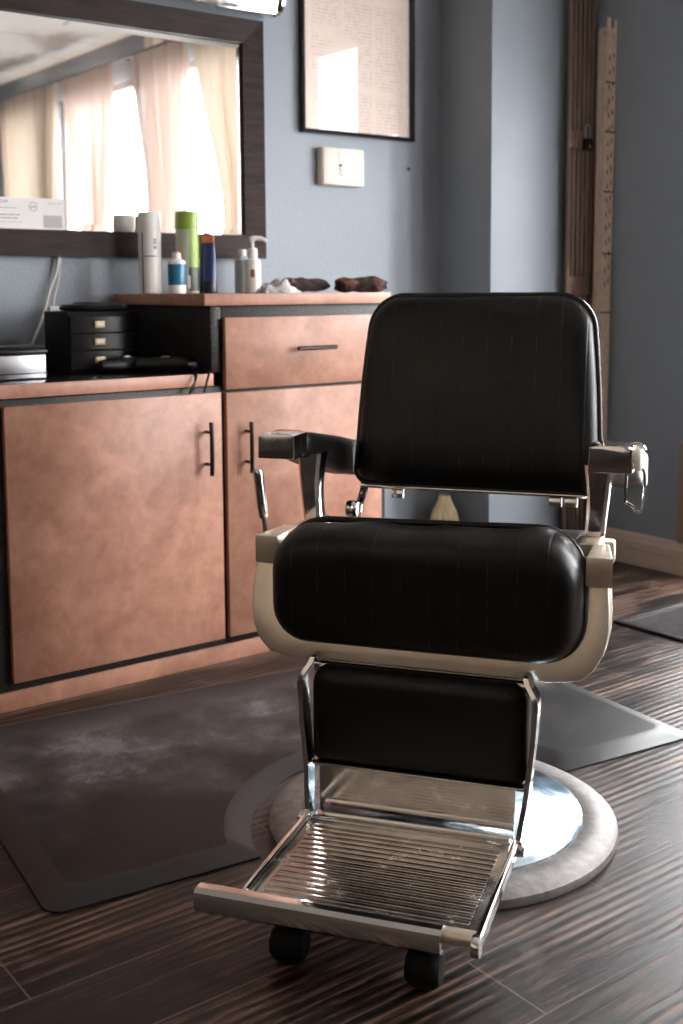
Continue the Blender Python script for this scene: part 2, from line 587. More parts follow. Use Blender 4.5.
# ------------------------------------------------------------------ room shell
XL_, XR_, YF_, YB_, ZC = -2.2, 3.5, -2.75, 3.28, 2.64
WT = .14
b = BM(); add_box(b, XL_ - WT, XR_ + WT, YF_ - WT, YB_ + WT, -.1, 0)
struct('floor', b, M['floor'], 'dark scraped wood plank floor running under the chair and mats', 'floor', 0)
b = BM(); add_box(b, XL_ - WT, XR_ + WT, YF_ - WT, YB_ + WT, ZC, ZC + .1)
struct('ceiling', b, M['ceiling'], 'off-white panelled ceiling seen in the mirror', 'ceiling', 0)
b = BM(); add_box(b, XL_ - WT, XR_ + WT, YB_, YB_ + WT, 0, ZC)
struct('wall_back', b, M['wall'], 'blue-grey textured wall behind the mirror and cabinets', 'wall', 0)
b = BM(); add_box(b, 2.958, XR_, 3.004, YB_, 0, ZC, .004)
struct('wall_pillar', b, M['wall'], 'blue-grey wall pillar standing forward in the corner beside the folded gate', 'wall', 30)
b = BM(); add_box(b, XL_ - WT, XL_, YF_, YB_, 0, ZC)
struct('wall_left', b, M['far_wall'], 'unseen far left wall, beige chosen for the chair metal to reflect', 'wall', 0)
b = BM(); add_box(b, XL_, XL_ + .02, YF_, YB_, 0, 1.06, .004)  # added out of view so the chrome fronts reflect dark
struct('added_panelling_left', b, M['panelling'], 'unseen dark panelling added along the far left wall to darken chrome reflections', 'trim', 0)
b = BM(); add_box(b, XL_ + .02, XR_, YF_, YF_ + .02, 0, 1.10, .004)  # second added panelling, also there for dark reflections
struct('added_panelling_front', b, M['panelling'], 'unseen dark panelling added across the room to darken chrome reflections', 'trim', 0)
b = BM(); add_box(b, XL_, XR_, YF_ - WT, YF_, 0, ZC)
struct('wall_front', b, M['wall'], 'dark blue-grey wall across the room seen at the mirror edge', 'wall', 0)
# right wall with three windows and a glazed door
ZS, ZH = .62, 2.38
WINS = [(-2.30, -1.52), (-1.38, -.08), (.06, 1.36)]
DOOR = (1.55, 2.12)
SIDE = (2.12, 2.46)  # opening of the added sidelight
b = BM()
ys = [YF_]
for w0, w1 in WINS + [(DOOR[0], SIDE[1])]:
    add_box(b, XR_, XR_ + WT, ys[-1], w0, 0, ZC)
    ys.append(w1)
add_box(b, XR_, XR_ + WT, ys[-1], YB_, 0, ZC)
for w0, w1 in WINS:
    add_box(b, XR_, XR_ + WT, w0, w1, 0, ZS)
    add_box(b, XR_, XR_ + WT, w0, w1, ZH, ZC)
add_box(b, XR_, XR_ + WT, DOOR[0], DOOR[1], 2.30, ZC)
add_box(b, XR_, XR_ + WT, SIDE[0], SIDE[1], 1.80, ZC)
add_box(b, XR_, XR_ + WT, SIDE[0], SIDE[1], 0, .06)
struct('wall_right', b, M['wall'], 'dark grey-blue wall to the right of the chair, with the windows', 'wall', 0)

def frame_ring(b, y0, y1, z0, z1, w, x0, x1, bev=.004):
    add_box(b, x0, x1, y0, y1, z0, z0 + w, bev)
    add_box(b, x0, x1, y0, y1, z1 - w, z1, bev)
    add_box(b, x0, x1, y0, y0 + w, z0 + w, z1 - w, bev)
    add_box(b, x0, x1, y1 - w, y1, z0 + w, z1 - w, bev)

wl = ['tall window at the far end of the curtained wall, behind cream curtains',
      'middle window of the curtained wall, between the two sheer panels',
      'window nearest the glazed door, behind the sheer and cream curtains']
for i, (w0, w1) in enumerate(WINS):
    b = BM()
    frame_ring(b, w0, w1, ZS, ZH, .045, XR_ + .03, XR_ + .10)
    o = struct('window_%d' % (i + 1), b, M['window_frame'], wl[i], 'window', 30)
    b = BM(); add_box(b, XR_ + .06, XR_ + .066, w0 + .04, w1 - .04, ZS + .04, ZH - .04)
    finish('pane', b, M['glass'], o, 0)
b = BM()
frame_ring(b, DOOR[0], DOOR[1], .0, 2.30, .085, XR_ + .02, XR_ + .09)
add_box(b, XR_ + .03, XR_ + .08, DOOR[0] + .08, DOOR[1] - .08, .08, 1.25, .003)  # unseen solid lower half, added to cut daylight on the back wall
d1 = struct('door_1', b, M['window_frame'], 'glazed street door in the right wall beyond the entry mat', 'door', 30)
b = BM(); add_box(b, XR_ + .05, XR_ + .056, DOOR[0] + .08, DOOR[1] - .08, 1.24, 2.22)
finish('pane', b, M['glass'], d1, 0)
b = BM(); tube(b, [(XR_ - .04, 1.58, .95), (XR_ - .04, 1.58, 1.25)], .011); tube(b, [(XR_ + .03, 1.58, .97), (XR_ - .04, 1.58, .97)], .008); tube(b, [(XR_ + .03, 1.58, 1.23), (XR_ - .04, 1.58, 1.23)], .008)
finish('door_handle', b, M['steel'], d1)
b = BM(); frame_ring(b, SIDE[0], SIDE[1], .06, 1.80, .03, XR_ + .02, XR_ + .09)  # added sidelight, out of view, brightens the pillar and right-hand floor
o = struct('window_4', b, M['window_frame'], 'unseen low sidelight added by the street door to brighten the pillar and floor', 'window', 30)
b = BM(); add_box(b, XR_ + .05, XR_ + .056, SIDE[0] + .025, SIDE[1] - .025, .085, 1.775)
finish('pane', b, M['glass'], o, 0)

# moulded baseboard along the right wall and a brown trim strip
b = BM()
prof = [(0, 0), (.016, 0), (.016, .062), (.019, .066), (.019, .092), (.014, .100), (.012, .112), (.006, .120), (0, .122)]
prism(b, prof, lambda u, v, d: Vector((XR_ - u, d, v)), 2.48, 3.002)
struct('baseboard_right', b, M['baseboard'], 'beige moulded baseboard along the right wall behind the chair', 'baseboard', 25)
b = BM(); add_box(b, XR_ - .030, XR_, 2.475, 2.562, .122, .49, .004)
struct('trim_1', b, M['trim_wood'], 'brown painted trim board at the right edge above the baseboard', 'trim', 30)

# pavement outside
b = BM(); add_box(b, XR_ + WT, 12, -9, 9, -.16, -.12)
struct('ground_outside', b, M['pavement'], 'pale pavement outside the windows', 'ground', 0)

# ------------------------------------------------------------------ curtains
def curtain(name, label, mat, top, low, zt, zl, zb, npleat, bottom=None, x=3.40, amp=.022, seed=0, grp=None):
    """A pleated cloth from Y range `top` at the rod to `low` at height zl, hanging on to zb."""
    rnd = random.Random(seed)
    bottom = bottom or low
    b = BM()
    nu, nv = npleat * 8, 26
    ph = [rnd.uniform(-.5, .5) for _ in range(npleat + 2)]
    rows = []
    for j in range(nv + 1):
        z = zt + (zb - zt) * j / nv
        if z >= zl:
            t = (zt - z) / (zt - zl)
            t = t * t * (3 - 2 * t)
            y0, y1 = top[0] + (low[0] - top[0]) * t, top[1] + (low[1] - top[1]) * t
        else:
            t = (zl - z) / max(zl - zb, 1e-4)
            y0, y1 = low[0] + (bottom[0] - low[0]) * t, low[1] + (bottom[1] - low[1]) * t
        row = []
        for i in range(nu + 1):
            u = i / nu
            k = u * npleat
            w = math.sin(2 * PI * k + ph[int(k)] * .9) * amp * (.65 + .35 * math.sin(7 * u + j * .15 + seed))
            row.append(b.verts.new((x + w, y0 + (y1 - y0) * u + .012 * math.sin(2 * PI * k * .5 + j * .2), z)))
        rows.append(row)
    for r0, r1 in zip(rows[:-1], rows[1:]):
        for i in range(nu):
            b.faces.new((r0[i], r0[i + 1], r1[i + 1], r1[i]))
    o = finish(name, b, mat, None, 80)
    tag(o, label, 'curtain', grp)
    return o

CG = 'curtains along the window wall'
curtain('curtain', 'cream closed curtain at the far end of the window wall, leftmost in the mirror', M['curtain_cream'], (-2.22, -1.16), (-2.18, -1.22), 2.47, 1.7, .30, 11, seed=1, grp=CG)
curtain('curtain', 'pinkish sheer curtain gathered to a narrow waist, second in the mirror', M['curtain_sheer'], (-1.10, -.30), (-.79, -.43), 2.47, 1.40, .30, 8, bottom=(-.85, -.36), seed=2, grp=CG)
curtain('curtain', 'pinkish sheer curtain hanging broad and straight, third in the mirror', M['curtain_sheer'], (-.05, .64), (.10, .60), 2.47, 1.55, .30, 8, seed=3, grp=CG)
curtain('curtain', 'cream curtain swept to one side, rightmost in the mirror', M['curtain_cream'], (.70, 1.50), (.99, 1.46), 2.47, 1.36, .30, 8, seed=4, grp=CG)
t = thing('curtain_rod', 'thin curtain rod above the windows carrying the curtains', 'curtain rod', (3.40, 0, 2.48))
b = BM(); tube(b, [(0, -2.35, 0), (0, 1.6, 0)], .009); finish('rod', b, M['window_frame'], t)
for yy in (-2.3, -.2, 1.55):
    b = BM(); add_box(b, -.01, .10, yy - .012, yy + .012, -.012, .012, .002); finish('bracket', b, M['window_frame'], t)
t = thing('wall_box', 'small pale box high on the window wall above the curtains', 'box', (3.5, .12, 2.53))
b = BM(); add_box(b, -.07, 0, -.06, .06, -.05, .05, .006); finish('housing', b, M['cream_dark'], t)
b = BM(); add_box(b, -.076, -.07, -.04, .02, -.03, .03, .002); finish('cover', b, M['cream'], t)

# ------------------------------------------------------------------ cabinets
CY = 2.747
DY = 2.729
KY = CY
def handle_bar(name, parent, p0, p1, out=.03):
    p0, p1 = Vector(p0), Vector(p1)
    d = (p1 - p0)
    off = Vector((0, -out, 0))
    b = BM()
    tube(b, [p0 + off, p0 + d * .33 + off * 1.07, p0 + d * .67 + off * 1.07, p1 + off], .0062, 10)
    for s in (.2, .8):
        tube(b, [p0 + d * s, p0 + d * s + off], .0045, 8)
    finish(name, b, M['handle'], parent)

def box_part(name, parent, x0, x1, y0, y1, z0, z1, mat, bev=.0015):
    b = BM(); add_box(b, x0, x1, y0, y1, z0, z1, bev)
    return finish(name, b, mat, parent, 30)

low = thing('base_cabinet', 'low tan laminate base cabinet with two doors under the black counter', 'cabinet', (0, 0, 0))
box_part('carcass', low, .34, 1.672, CY, 3.278, .05, .784, M['speckle'])
box_part('kick_board', low, .34, 2.255, CY - .004, CY + .02, .0, .050, M['laminate'])
d = box_part('door', low, 1.0435, 1.659, DY, CY - .001, .0735, .768, M['laminate'])
handle_bar('handle', d, (1.608, DY, .545), (1.608, DY, .692))
d = box_part('door', low, .36, 1.0, DY, CY - .001, .0735, .768, M['laminate'])
handle_bar('handle', d, (.95, DY, .545), (.95, DY, .692))
high = thing('drawer_cabinet', 'taller tan laminate cabinet with a drawer over a door, beside the black counter', 'cabinet', (0, 0, 0))
box_part('carcass', high, 1.675, 2.255, CY, 3.278, .05, 1.004, M['speckle'])
box_part('side_panel', high, 1.641, 1.674, CY + .001, 3.278, .822, 1.004, M['speckle'])
box_part('plinth', high, 1.675, 2.255, CY + .021, 3.278, .0, .0495, M['gap'])
d = box_part('drawer', high, 1.676, 2.228, DY, CY - .001, .7745, .972, M['laminate'])
handle_bar('handle', d, (1.900, DY, .881), (2.035, DY, .881))
d = box_part('door', high, 1.676, 2.228, DY, CY - .001, .0735, .765, M['laminate'])
handle_bar('handle', d, (1.737, DY, .540), (1.737, DY, .684))
# lower counter: black top with a tan front edge, dark recess below it
ct = thing('countertop', 'lower black countertop with a tan front edge under the mirror', 'countertop', (0, 0, 0))
box_part('slab', ct, .34, 1.640, 2.748, 3.278, .787, .8205, M['black_top'], .001)
box_part('edge_strip', ct, .34, 1.640, 2.736, 2.7475, .787, .8205, M['laminate_edge'], .001)
rt = thing('countertop', 'upper tan countertop carrying the bottles and rolled towel', 'countertop', (0, 0, 0))
box_part('slab', rt, 1.616, 2.272, 2.742, 3.278, 1.0055, 1.037, M['laminate_edge'], .0015)
box_part('edge_strip', rt, 1.616, 2.272, 2.736, 2.7415, 1.0055, 1.037, M['laminate_edge'], .001)

# ------------------------------------------------------------------ mirror
mi = thing('wall_mirror', 'large wall mirror in a dark wood frame above the counter', 'mirror', (0, 3.28, 0))
x0, x1, z0, z1, fw = -.20, 2.158, 1.150, 1.916, .076
def mitred(b, x0, x1, z0, z1, w, y0, y1):
    # four mitred rails with a slight inward slope
    o = [(x0, z0), (x1, z0), (x1, z1), (x0, z1)]
    i = [(x0 + w, z0 + w), (x1 - w, z0 + w), (x1 - w, z1 - w), (x0 + w, z1 - w)]
    for k in range(4):
        j = (k + 1) % 4
        ring = [o[k], o[j], i[j], i[k]]
        a = [b.verts.new((p[0], y0 + (.008 if q > 1 else 0), p[1])) for q, p in enumerate(ring)]
        c = [b.verts.new((p[0], y1, p[1])) for p in ring]
        b.faces.new(a); b.faces.new(c[::-1])
        for q in range(4):
            r = (q + 1) % 4
            b.faces.new((a[q], c[q], c[r], a[r]))
b = BM(); mitred(b, x0, x1, z0, z1, fw, -.034, -.002)
finish('frame', b, M['frame_wood'], mi, 0)
b = BM()
gx0, gx1, gz0, gz1, bw = x0 + fw - .004, x1 - fw + .004, z0 + fw - .004, z1 - fw + .004, .024
o4 = [(gx0, gz0), (gx1, gz0), (gx1, gz1), (gx0, gz1)]
i4 = [(gx0 + bw, gz0 + bw), (gx1 - bw, gz0 + bw), (gx1 - bw, gz1 - bw), (gx0 + bw, gz1 - bw)]
va = [b.verts.new((p[0], -.0145, p[1])) for p in o4]
vb = [b.verts.new((p[0], -.0165, p[1])) for p in i4]
vc = [b.verts.new((p[0], -.006, p[1])) for p in o4]
b.faces.new(vb); b.faces.new(vc[::-1])
for q in range(4):
    r = (q + 1) % 4
    b.faces.new((va[q], va[r], vb[r], vb[q])); b.faces.new((va[q], vc[q], vc[r], va[r]))
finish('glass', b, M['mirror'], mi, 0)

# vanity light bar above the mirror
vl = thing('vanity_light', 'polished chrome vanity light bar above the mirror', 'lamp', (0, 3.28, 0))
b = BM()
pr = [(0, 1.945), (.045, 1.940), (.050, 1.934), (.075, 1.932), (.080, 1.926), (.100, 1.924), (.104, 1.930), (.117, 1.99), (.10, 2.02), (.09, 2.06), (0, 2.08)]
prism(b, pr, lambda u, v, d: Vector((d, -u - .001, v)), 1.30, 2.165, .003)
finish('reflector_bar', b, M['chrome'], vl, 30)
b = BM(); lathe(b, [(.0, 0), (.03, .001), (.052, .006), (.06, .016), (.058, .028)], (2.166, -.055, 1.985), 28, 'X')
finish('end_cap', b, M['chrome'], vl)
for k in range(4):
    xx = 1.42 + .21 * k
    b = BM(); lathe(b, [(.02, -.10), (.022, -.125), (.018, -.14)], (xx, 0, 2.05), 18, 'Y'); s = finish('socket', b, M['chrome'], vl)
    b = BM(); lathe(b, [(.012, -.138), (.03, -.15), (.045, -.175), (.047, -.19), (.042, -.212), (.026, -.23), (.004, -.236)], (xx, 0, 2.05), 22, 'Y'); finish('bulb', b, M['bulb'], s)

# licence card on the frame ledge
t = thing('licence_card', 'white printed card propped against the bottom of the mirror', 'card', (1.17, 3.2545, 1.228))
R_ = Matrix.Rotation(math.radians(-3), 4, 'X')
b = BM(); add_box(b, 0, .282, -.0015, .0015, 0, .089, 0, mat=R_); finish('card', b, M['white_card'], t, 0)
def card_mark(b, xa, xb, za, zb):
    add_box(b, xa, xb, -.0021, -.0015, za, zb, 0, mat=R_)
for line in ([(.012, .135, .058, .0595)], [(.085, .107, .0375, .0405), (.110, .128, .0375, .0405), (.131, .143, .0375, .0405)],
             [(.087, .117, .0285, .031), (.12, .138, .0285, .031)], [(.012, .15, .018, .019)], [(.232, .242, .074, .0755), (.245, .255, .074, .0755), (.262, .272, .074, .0755)]):
    for q in line:
        b = BM(); card_mark(b, *q); finish('text_line', b, M['grey_ink'], t, 0)
fc = bpy.data.curves.new('heading', 'FONT')
fc.body = 'OSCAR'; fc.size = .0125; fc.extrude = .0002
tmp = bpy.data.objects.new('heading_text', fc); COL.objects.link(tmp)
bpy.context.view_layer.update()
me = bpy.data.meshes.new_from_object(tmp.evaluated_get(bpy.context.evaluated_depsgraph_get()))
bpy.data.objects.remove(tmp)
me.transform(R_ @ Matrix.Translation((.070, -.0020, .073)) @ Matrix.Rotation(PI / 2, 4, 'X'))
me.materials.clear(); me.materials.append(M['grey_ink'])
o = bpy.data.objects.new('heading', me); COL.objects.link(o); o.parent = t
b = BM(); card_mark(b, .215, .272, .004, .040); finish('photo_print', b, M['photo_print'], t, 0)
b = BM()
for k in range(18):
    a = 2 * PI * k / 18
    cx, cz = .186 + .0125 * math.cos(a), .064 + .0125 * math.sin(a)
    card_mark(b, cx - .0016, cx + .0016, cz - .0016, cz + .0016)
for xa in (.177, .183, .189):
    card_mark(b, xa, xa + .005, .0605, .0665)
finish('seal', b, M['photo_print'], t, 0)

# framed notice
t = thing('framed_notice', 'framed printed notice in a thin black frame on the back wall', 'picture frame', (0, 3.28, 0))
px0, px1, pz0, pz1 = 2.322, 2.818, 1.578, 2.26
b = BM(); mitred(b, px0, px1, pz0, pz1, .014, -.026, -.001); finish('frame', b, M['black_frame'], t, 0)
b = BM(); add_box(b, px0 + .012, px1 - .012, -.010, -.004, pz0 + .012, pz1 - .012); finish('paper', b, M['notice'], t, 0)
b = BM(); add_box(b, px0 + .013, px1 - .013, -.0165, -.0145, pz0 + .013, pz1 - .013); finish('glass', b, M['glass'], t, 0)

# keypad / thermostat
t = thing('wall_keypad', 'cream alarm keypad box on the wall below the framed notice', 'keypad', (2.393, 3.28, 1.405))
b = BM(); add_box(b, 0, .186, -.030, -.001, 0, .128, .005, 3); finish('housing', b, M['cream'], t)
b = BM(); add_box(b, .004, .056, -.033, -.029, .003, .125, .002); finish('speaker_panel', b, M['cream_dark'], t)
b = BM(); add_box(b, .070, .150, -.0325, -.029, .078, .116, .002); finish('display', b, M['white_plastic'], t)
b = BM(); add_box(b, .074, .086, -.0335, -.029, .064, .073, .001); finish('button', b, M['black_plastic'], t)
for zx, zz, mm in ((.073, .053, 'black_matte'), (.083, .047, 'red'), (.073, .040, 'red'), (.083, .034, 'brown_mark'), (.160, .095, 'cream_dark')):
    b = BM(); add_box(b, zx, zx + .006, -.0335, -.029, zz, zz + .005, .001); finish('button', b, M[mm], t)
# a wall plug / nail
b = BM(); lathe(b, [(.006, -.004), (.005, -.001)], (2.806, 3.28, 1.482), 12, 'Y')
tag(finish('wall_screw', b, M['black_matte']), 'small dark screw in the wall below the framed notice', 'screw')

# ------------------------------------------------------------------ things on the counters
ZT = 1.037
def curved_patch(b, r, a0, a1, z0, z1, n=6, mi=0):
    rows = []
    for z in (z0, z1):
        rows.append([b.verts.new((r * math.cos(a0 + (a1 - a0) * i / n), r * math.sin(a0 + (a1 - a0) * i / n), z)) for i in range(n + 1)])
    rows2 = []
    for z in (z0, z1):
        rows2.append([b.verts.new(((r - .001) * math.cos(a0 + (a1 - a0) * i / n), (r - .001) * math.sin(a0 + (a1 - a0) * i / n), z)) for i in range(n + 1)])
    for i in range(n):
        b.faces.new((rows[0][i], rows[0][i + 1], rows[1][i + 1], rows[1][i]))
        b.faces.new((rows2[0][i + 1], rows2[0][i], rows2[1][i], rows2[1][i + 1]))
FACE = math.radians(-125)      # towards the middle of the room
t = thing('spray_can', 'tall white spray can with dark blue marks and a painted dark reflection beside the mirror edge', 'spray can', (1.690, 3.18, ZT))
b = BM(); lathe(b, [(.028, 0), (.0335, .003), (.034, .008), (.034, .185), (.033, .190)], n=36); finish('body', b, M['white_plastic'], t)
b = BM(); lathe(b, [(.0345, .190), (.0350, .193), (.0350, .240), (.0335, .245), (.030, .2465)], n=36); finish('cap', b, M['white_plastic'], t)
b = BM()
curved_patch(b, .0346, FACE - .35, FACE + .75, .112, .115)
for z0_, z1_ in ((.150, .158), (.160, .166), (.135, .145)):
    curved_patch(b, .0346, FACE + .48, FACE + .72, z0_, z1_)
curved_patch(b, .0346, FACE - .62, FACE - .50, .004, .184)  # tall dark stripe is a painted reflection, not print
finish('print_and_reflection', b, M['navy'], t)
t = thing('spray_can', 'tall lime green and grey spray can behind the small blue bottle', 'spray can', (1.786, 3.12, ZT))
b = BM(); lathe(b, [(.028, 0), (.034, .003), (.0345, .008), (.0345, .190), (.0335, .194)], n=36); finish('body', b, M['pale_green'], t)
b = BM(); lathe(b, [(.0355, .194), (.0362, .197), (.0362, .240), (.0345, .247), (.028, .2485)], n=36); finish('cap', b, M['green'], t)
b = BM(); curved_patch(b, .0352, FACE + .35, FACE + 1.5, .080, .192, 8); finish('label', b, M['green'], t)
b = BM(); curved_patch(b, .0352, FACE + .2, FACE + 1.5, .008, .080, 8); finish('lower_label', b, M['dark_green'], t)
b = BM(); curved_patch(b, .0356, FACE + .05, FACE + .30, .016, .055, 5); finish('barcode_patch', b, M['white_card'], t)
t = thing('applicator_bottle', 'small blue labelled bottle with white nozzle and red tip in front of the green can', 'bottle', (1.675, 2.99, ZT))
b = BM(); lathe(b, [(.022, 0), (.026, .002), (.0262, .024), (.0258, .026)], n=30); finish('base_band', b, M['white_plastic'], t)
b = BM(); lathe(b, [(.0258, .026), (.0262, .03), (.0262, .083), (.0255, .086)], n=30); finish('body', b, M['teal'], t)
b = BM(); lathe(b, [(.0265, .086), (.0270, .088), (.026, .095), (.014, .101), (.0125, .104), (.0125, .116), (.009, .120)], n=30); finish('nozzle_cap', b, M['white_plastic'], t)
b = BM(); lathe(b, [(.006, .120), (.0055, .125), (.002, .129)], n=14); finish('tip', b, M['red'], t)
t = thing('tube_bottle', 'dark navy squeeze tube with an orange end, right of the green can', 'bottle', (1.853, 3.11, ZT))
b = BM()
rings = []
for z_, w_, d_ in ((.035, .027, .025), (.05, .0275, .022), (.09, .0255, .016), (.13, .0220, .010), (.155, .0195, .006)):
    rings.append([Vector((w_ * math.cos(2 * PI * i / 28), d_ * math.sin(2 * PI * i / 28), z_)) for i in range(28)])
loft(b, rings); o = finish('body', b, M['navy'], t); o.rotation_euler.z = math.radians(-40)
b = BM(); lathe(b, [(.026, 0), (.0275, .002), (.0275, .032), (.026, .0355)], n=28); finish('screw_cap', b, M['navy_dark'], t)
b = BM(); add_box(b, -.0185, .0185, -.0055, .0055, .154, .176, .003); o = finish('crimped_end', b, M['orange'], t); o.rotation_euler.z = math.radians(-40)
t = thing('pump_bottle', 'small white pump dispenser bottle at the mirror corner', 'bottle', (2.022, 3.12, ZT))
b = BM(); lathe(b, [(.022, 0), (.0255, .003), (.0255, .098), (.022, .106), (.012, .110)], n=30); finish('body', b, M['white_plastic'], t)
b = BM(); lathe(b, [(.0145, .108), (.015, .110), (.015, .138), (.012, .142)], n=24); finish('collar', b, M['white_plastic'], t)
b = BM(); tube(b, [(0, 0, .140), (0, 0, .168)], .0048, 10)
tube(b, spline([(-.006, .004, .168), (.01, -.006, .173), (.028, -.018, .170), (.036, -.024, .163)], 4), [.009] * 4 + [.007] * 4 + [.0055] * 5, 10); finish('pump_head', b, M['white_plastic'], t)
b = BM(); curved_patch(b, .0259, FACE - .25, FACE + .25, .050, .075, 5); finish('label_mark', b, M['brown_mark'], t)
t = thing('plastic_bottle', 'clear grey bottle half hidden behind the white pump dispenser', 'bottle', (2.028, 3.19, ZT))
b = BM(); lathe(b, [(.022, 0), (.026, .003), (.026, .105), (.018, .116), (.012, .12)], n=28); finish('body', b, M['clear_plastic'], t)
b = BM(); lathe(b, [(.0135, .12), (.0135, .138), (.011, .14)], n=20); finish('cap', b, M['white_plastic'], t)

# rolled towel and crumpled cloth
def lumpy_roll(b, pts, r0, seed, squash=.8):
    rnd = random.Random(seed)
    rings = []
    n = 22
    m = len(pts)
    for i, p in enumerate(pts):
        t = i / (m - 1)
        e = min(1, (4 * t * (1 - t)) ** .35 + .12)
        rr = r0 * e * (1 + .10 * math.sin(9 * t + seed) + .07 * math.sin(23 * t + 2 * seed))
        rings.append([p + Vector((0.006 * math.sin(3 * a + seed), math.cos(a) * rr * (1 + .08 * math.sin(4 * a + 11 * t)), math.sin(a) * rr * squash * (1 + .06 * math.sin(5 * a + 8 * t)))) for a in [2 * PI * k / n for k in range(n)]])
    loft(b, rings)
b = BM()
lumpy_roll(b, spline([(2.125, 2.815, 1.060), (2.17, 2.80, 1.061), (2.22, 2.79, 1.061), (2.282, 2.775, 1.060)], 9), .028, 1.3, .80)
o = finish('rolled_towel', b, M['towel'], None, 60)
tag(o, 'mottled dark brown rolled towel at the end of the upper counter', 'towel')
b = BM()
lumpy_roll(b, spline([(1.935, 2.865, 1.058), (1.985, 2.855, 1.060), (2.05, 2.865, 1.060), (2.130, 2.868, 1.060)], 9), .027, 4.1, .80)
tag(finish('bunched_towel', b, M['towel'], None, 60), 'mottled brown towel bunched up beside the crumpled white cloth', 'towel')
b = BM()
rnd = random.Random(5)
g = []
NX, NY = 16, 14
for j in range(NY + 1):
    row = []
    for i in range(NX + 1):
        u, v = i / NX, j / NY
        e = (4 * u * (1 - u)) ** .5 * (4 * v * (1 - v)) ** .5
        h = e * (.024 + .012 * math.sin(11 * u + 5 * v) + .009 * math.sin(19 * v - 7 * u)) + .0005 + .012 * max(0, .35 - u) * e * 3
        row.append((1.835 + .135 * u, 2.765 + .065 * v + .008 * math.sin(9 * u), ZT + .0008 + max(0, h)))
    g.append(row)
top = [[b.verts.new(p) for p in r] for r in g]
bot = [[b.verts.new((p[0], p[1], ZT + .0004)) for p in r] for r in g]
for j in range(NY):
    for i in range(NX):
        b.faces.new((top[j][i], top[j][i + 1], top[j + 1][i + 1], top[j + 1][i]))
        b.faces.new((bot[j][i + 1], bot[j][i], bot[j + 1][i], bot[j + 1][i + 1]))
for j in range(NY):
    for i in (0, NX):
        b.faces.new((top[j][i], top[j + 1][i], bot[j + 1][i], bot[j][i]))
for i in range(NX):
    for j in (0, NY):
        b.faces.new((top[j][i], top[j][i + 1], bot[j][i + 1], bot[j][i]))
tag(finish('crumpled_cloth', b, M['cloth'], None, 60), 'crumpled white and grey cloth next to the pump dispenser', 'cloth')

# lower counter things
ZL = .8205
t = thing('drawer_organizer', 'black desktop organizer with three small drawers and brass label plates', 'organizer', (0, 0, ZL))
ox0, ox1, oy0, oy1 = 1.338, 1.560, 3.005, 3.165
b = BM(); add_box(b, ox0, ox1, oy0, oy1, .001, .170, .003); finish('body', b, M['black_matte'], t)
for k, zc in enumerate((.028, .085, .130)):
    b = BM()
    zz0, zz1 = ((.010, .060), (.065, .108), (.113, .156))[k]
    # bowed drawer front
    rows = []
    for u in range(11):
        s = u / 10
        yy = oy0 - .006 - .012 * 4 * s * (1 - s)
        rows.append((ox0 + .006 + (ox1 - ox0 - .016) * s, yy))
    vv = [[b.verts.new((x_, y_, z_)) for x_, y_ in rows] for z_ in (zz0, zz1)]
    vk = [[b.verts.new((x_, oy0 + .001, z_)) for x_, y_ in rows] for z_ in (zz0, zz1)]
    for u in range(10):
        b.faces.new((vv[0][u], vv[0][u + 1], vv[1][u + 1], vv[1][u]))
        b.faces.new((vk[0][u], vk[0][u + 1], vv[0][u + 1], vv[0][u]))
        b.faces.new((vk[1][u], vk[1][u + 1], vv[1][u + 1], vv[1][u]))
    b.faces.new((vv[0][0], vv[1][0], vk[1][0], vk[0][0])); b.faces.new((vv[0][-1], vv[1][-1], vk[1][-1], vk[0][-1]))
    dr = finish('drawer', b, M['black_plastic'], t, 40)
    zc = (zz0 + zz1) / 2
    b = BM(); add_box(b, 1.409, 1.440, oy0 - .0225, oy0 - .016, zc - .009, zc + .009, .001); pl = finish('label_plate', b, M['brass_label'], dr)
    b = BM(); add_box(b, 1.414, 1.435, oy0 - .0238, oy0 - .022, zc - .004, zc + .004); finish('paper_slip', b, M['cream'], pl, 0)
t = thing('oval_tray', 'glossy black oval lid lying on top of the black drawer organizer', 'tray', (1.455, 3.085, ZL + .171))
b = BM(); lathe(b, [(.085, 0), (.098, .003), (.100, .010), (.093, .018), (.06, .021)], n=40, ry=.75); finish('dish', b, M['black_plastic'], t)
b = BM(); lathe(b, [(.06, .0205), (.058, .024), (.03, .026)], n=36, ry=.75); finish('raised_centre', b, M['black_plastic'], t)
t = thing('plug_adapter', 'small white plug adapter on the wall behind the organizer', 'adapter', (1.425, 3.278, .985))
b = BM(); add_box(b, -.03, .035, -.028, -.0005, -.010, .018, .004); finish('housing', b, M['white_plastic'], t)
b = BM(); add_box(b, -.012, .016, -.031, -.027, -.004, .010, .001); finish('face_plate', b, M['cream'], t)
b = BM(); tube(b, spline([(1.432, 3.262, 1.150), (1.423, 3.262, 1.105), (1.400, 3.262, 1.05), (1.384, 3.258, 1.0), (1.362, 3.25, .95), (1.332, 3.24, .895), (1.30, 3.22, .838), (1.32, 3.20, .8262)], 6), .0045, 8)
tag(finish('power_cord', b, M['wire_white']), 'off-white power cord hanging from the mirror behind the organizer', 'cord')
b = BM(); tube(b, spline([(1.440, 3.266, 1.149), (1.430, 3.266, 1.08), (1.412, 3.262, 1.02), (1.406, 3.25, .985), (1.402, 3.25, .955)], 6), .003, 8)
add_box(b, 1.392, 1.416, 3.238, 3.262, .915, .960, .004)
tag(finish('adapter_cord', b, M['wire_white']), 'thin white cord with a block plug beside the thicker power cord', 'cord')
t = thing('steel_container', 'shiny rectangular steel container with black lid at the left end of the counter', 'container', (1.112, 2.905, ZL))
b = BM(); add_box(b, -.135, .097, -.055, .075, .001, .068, .006, 3); finish('body', b, M['steel'], t)
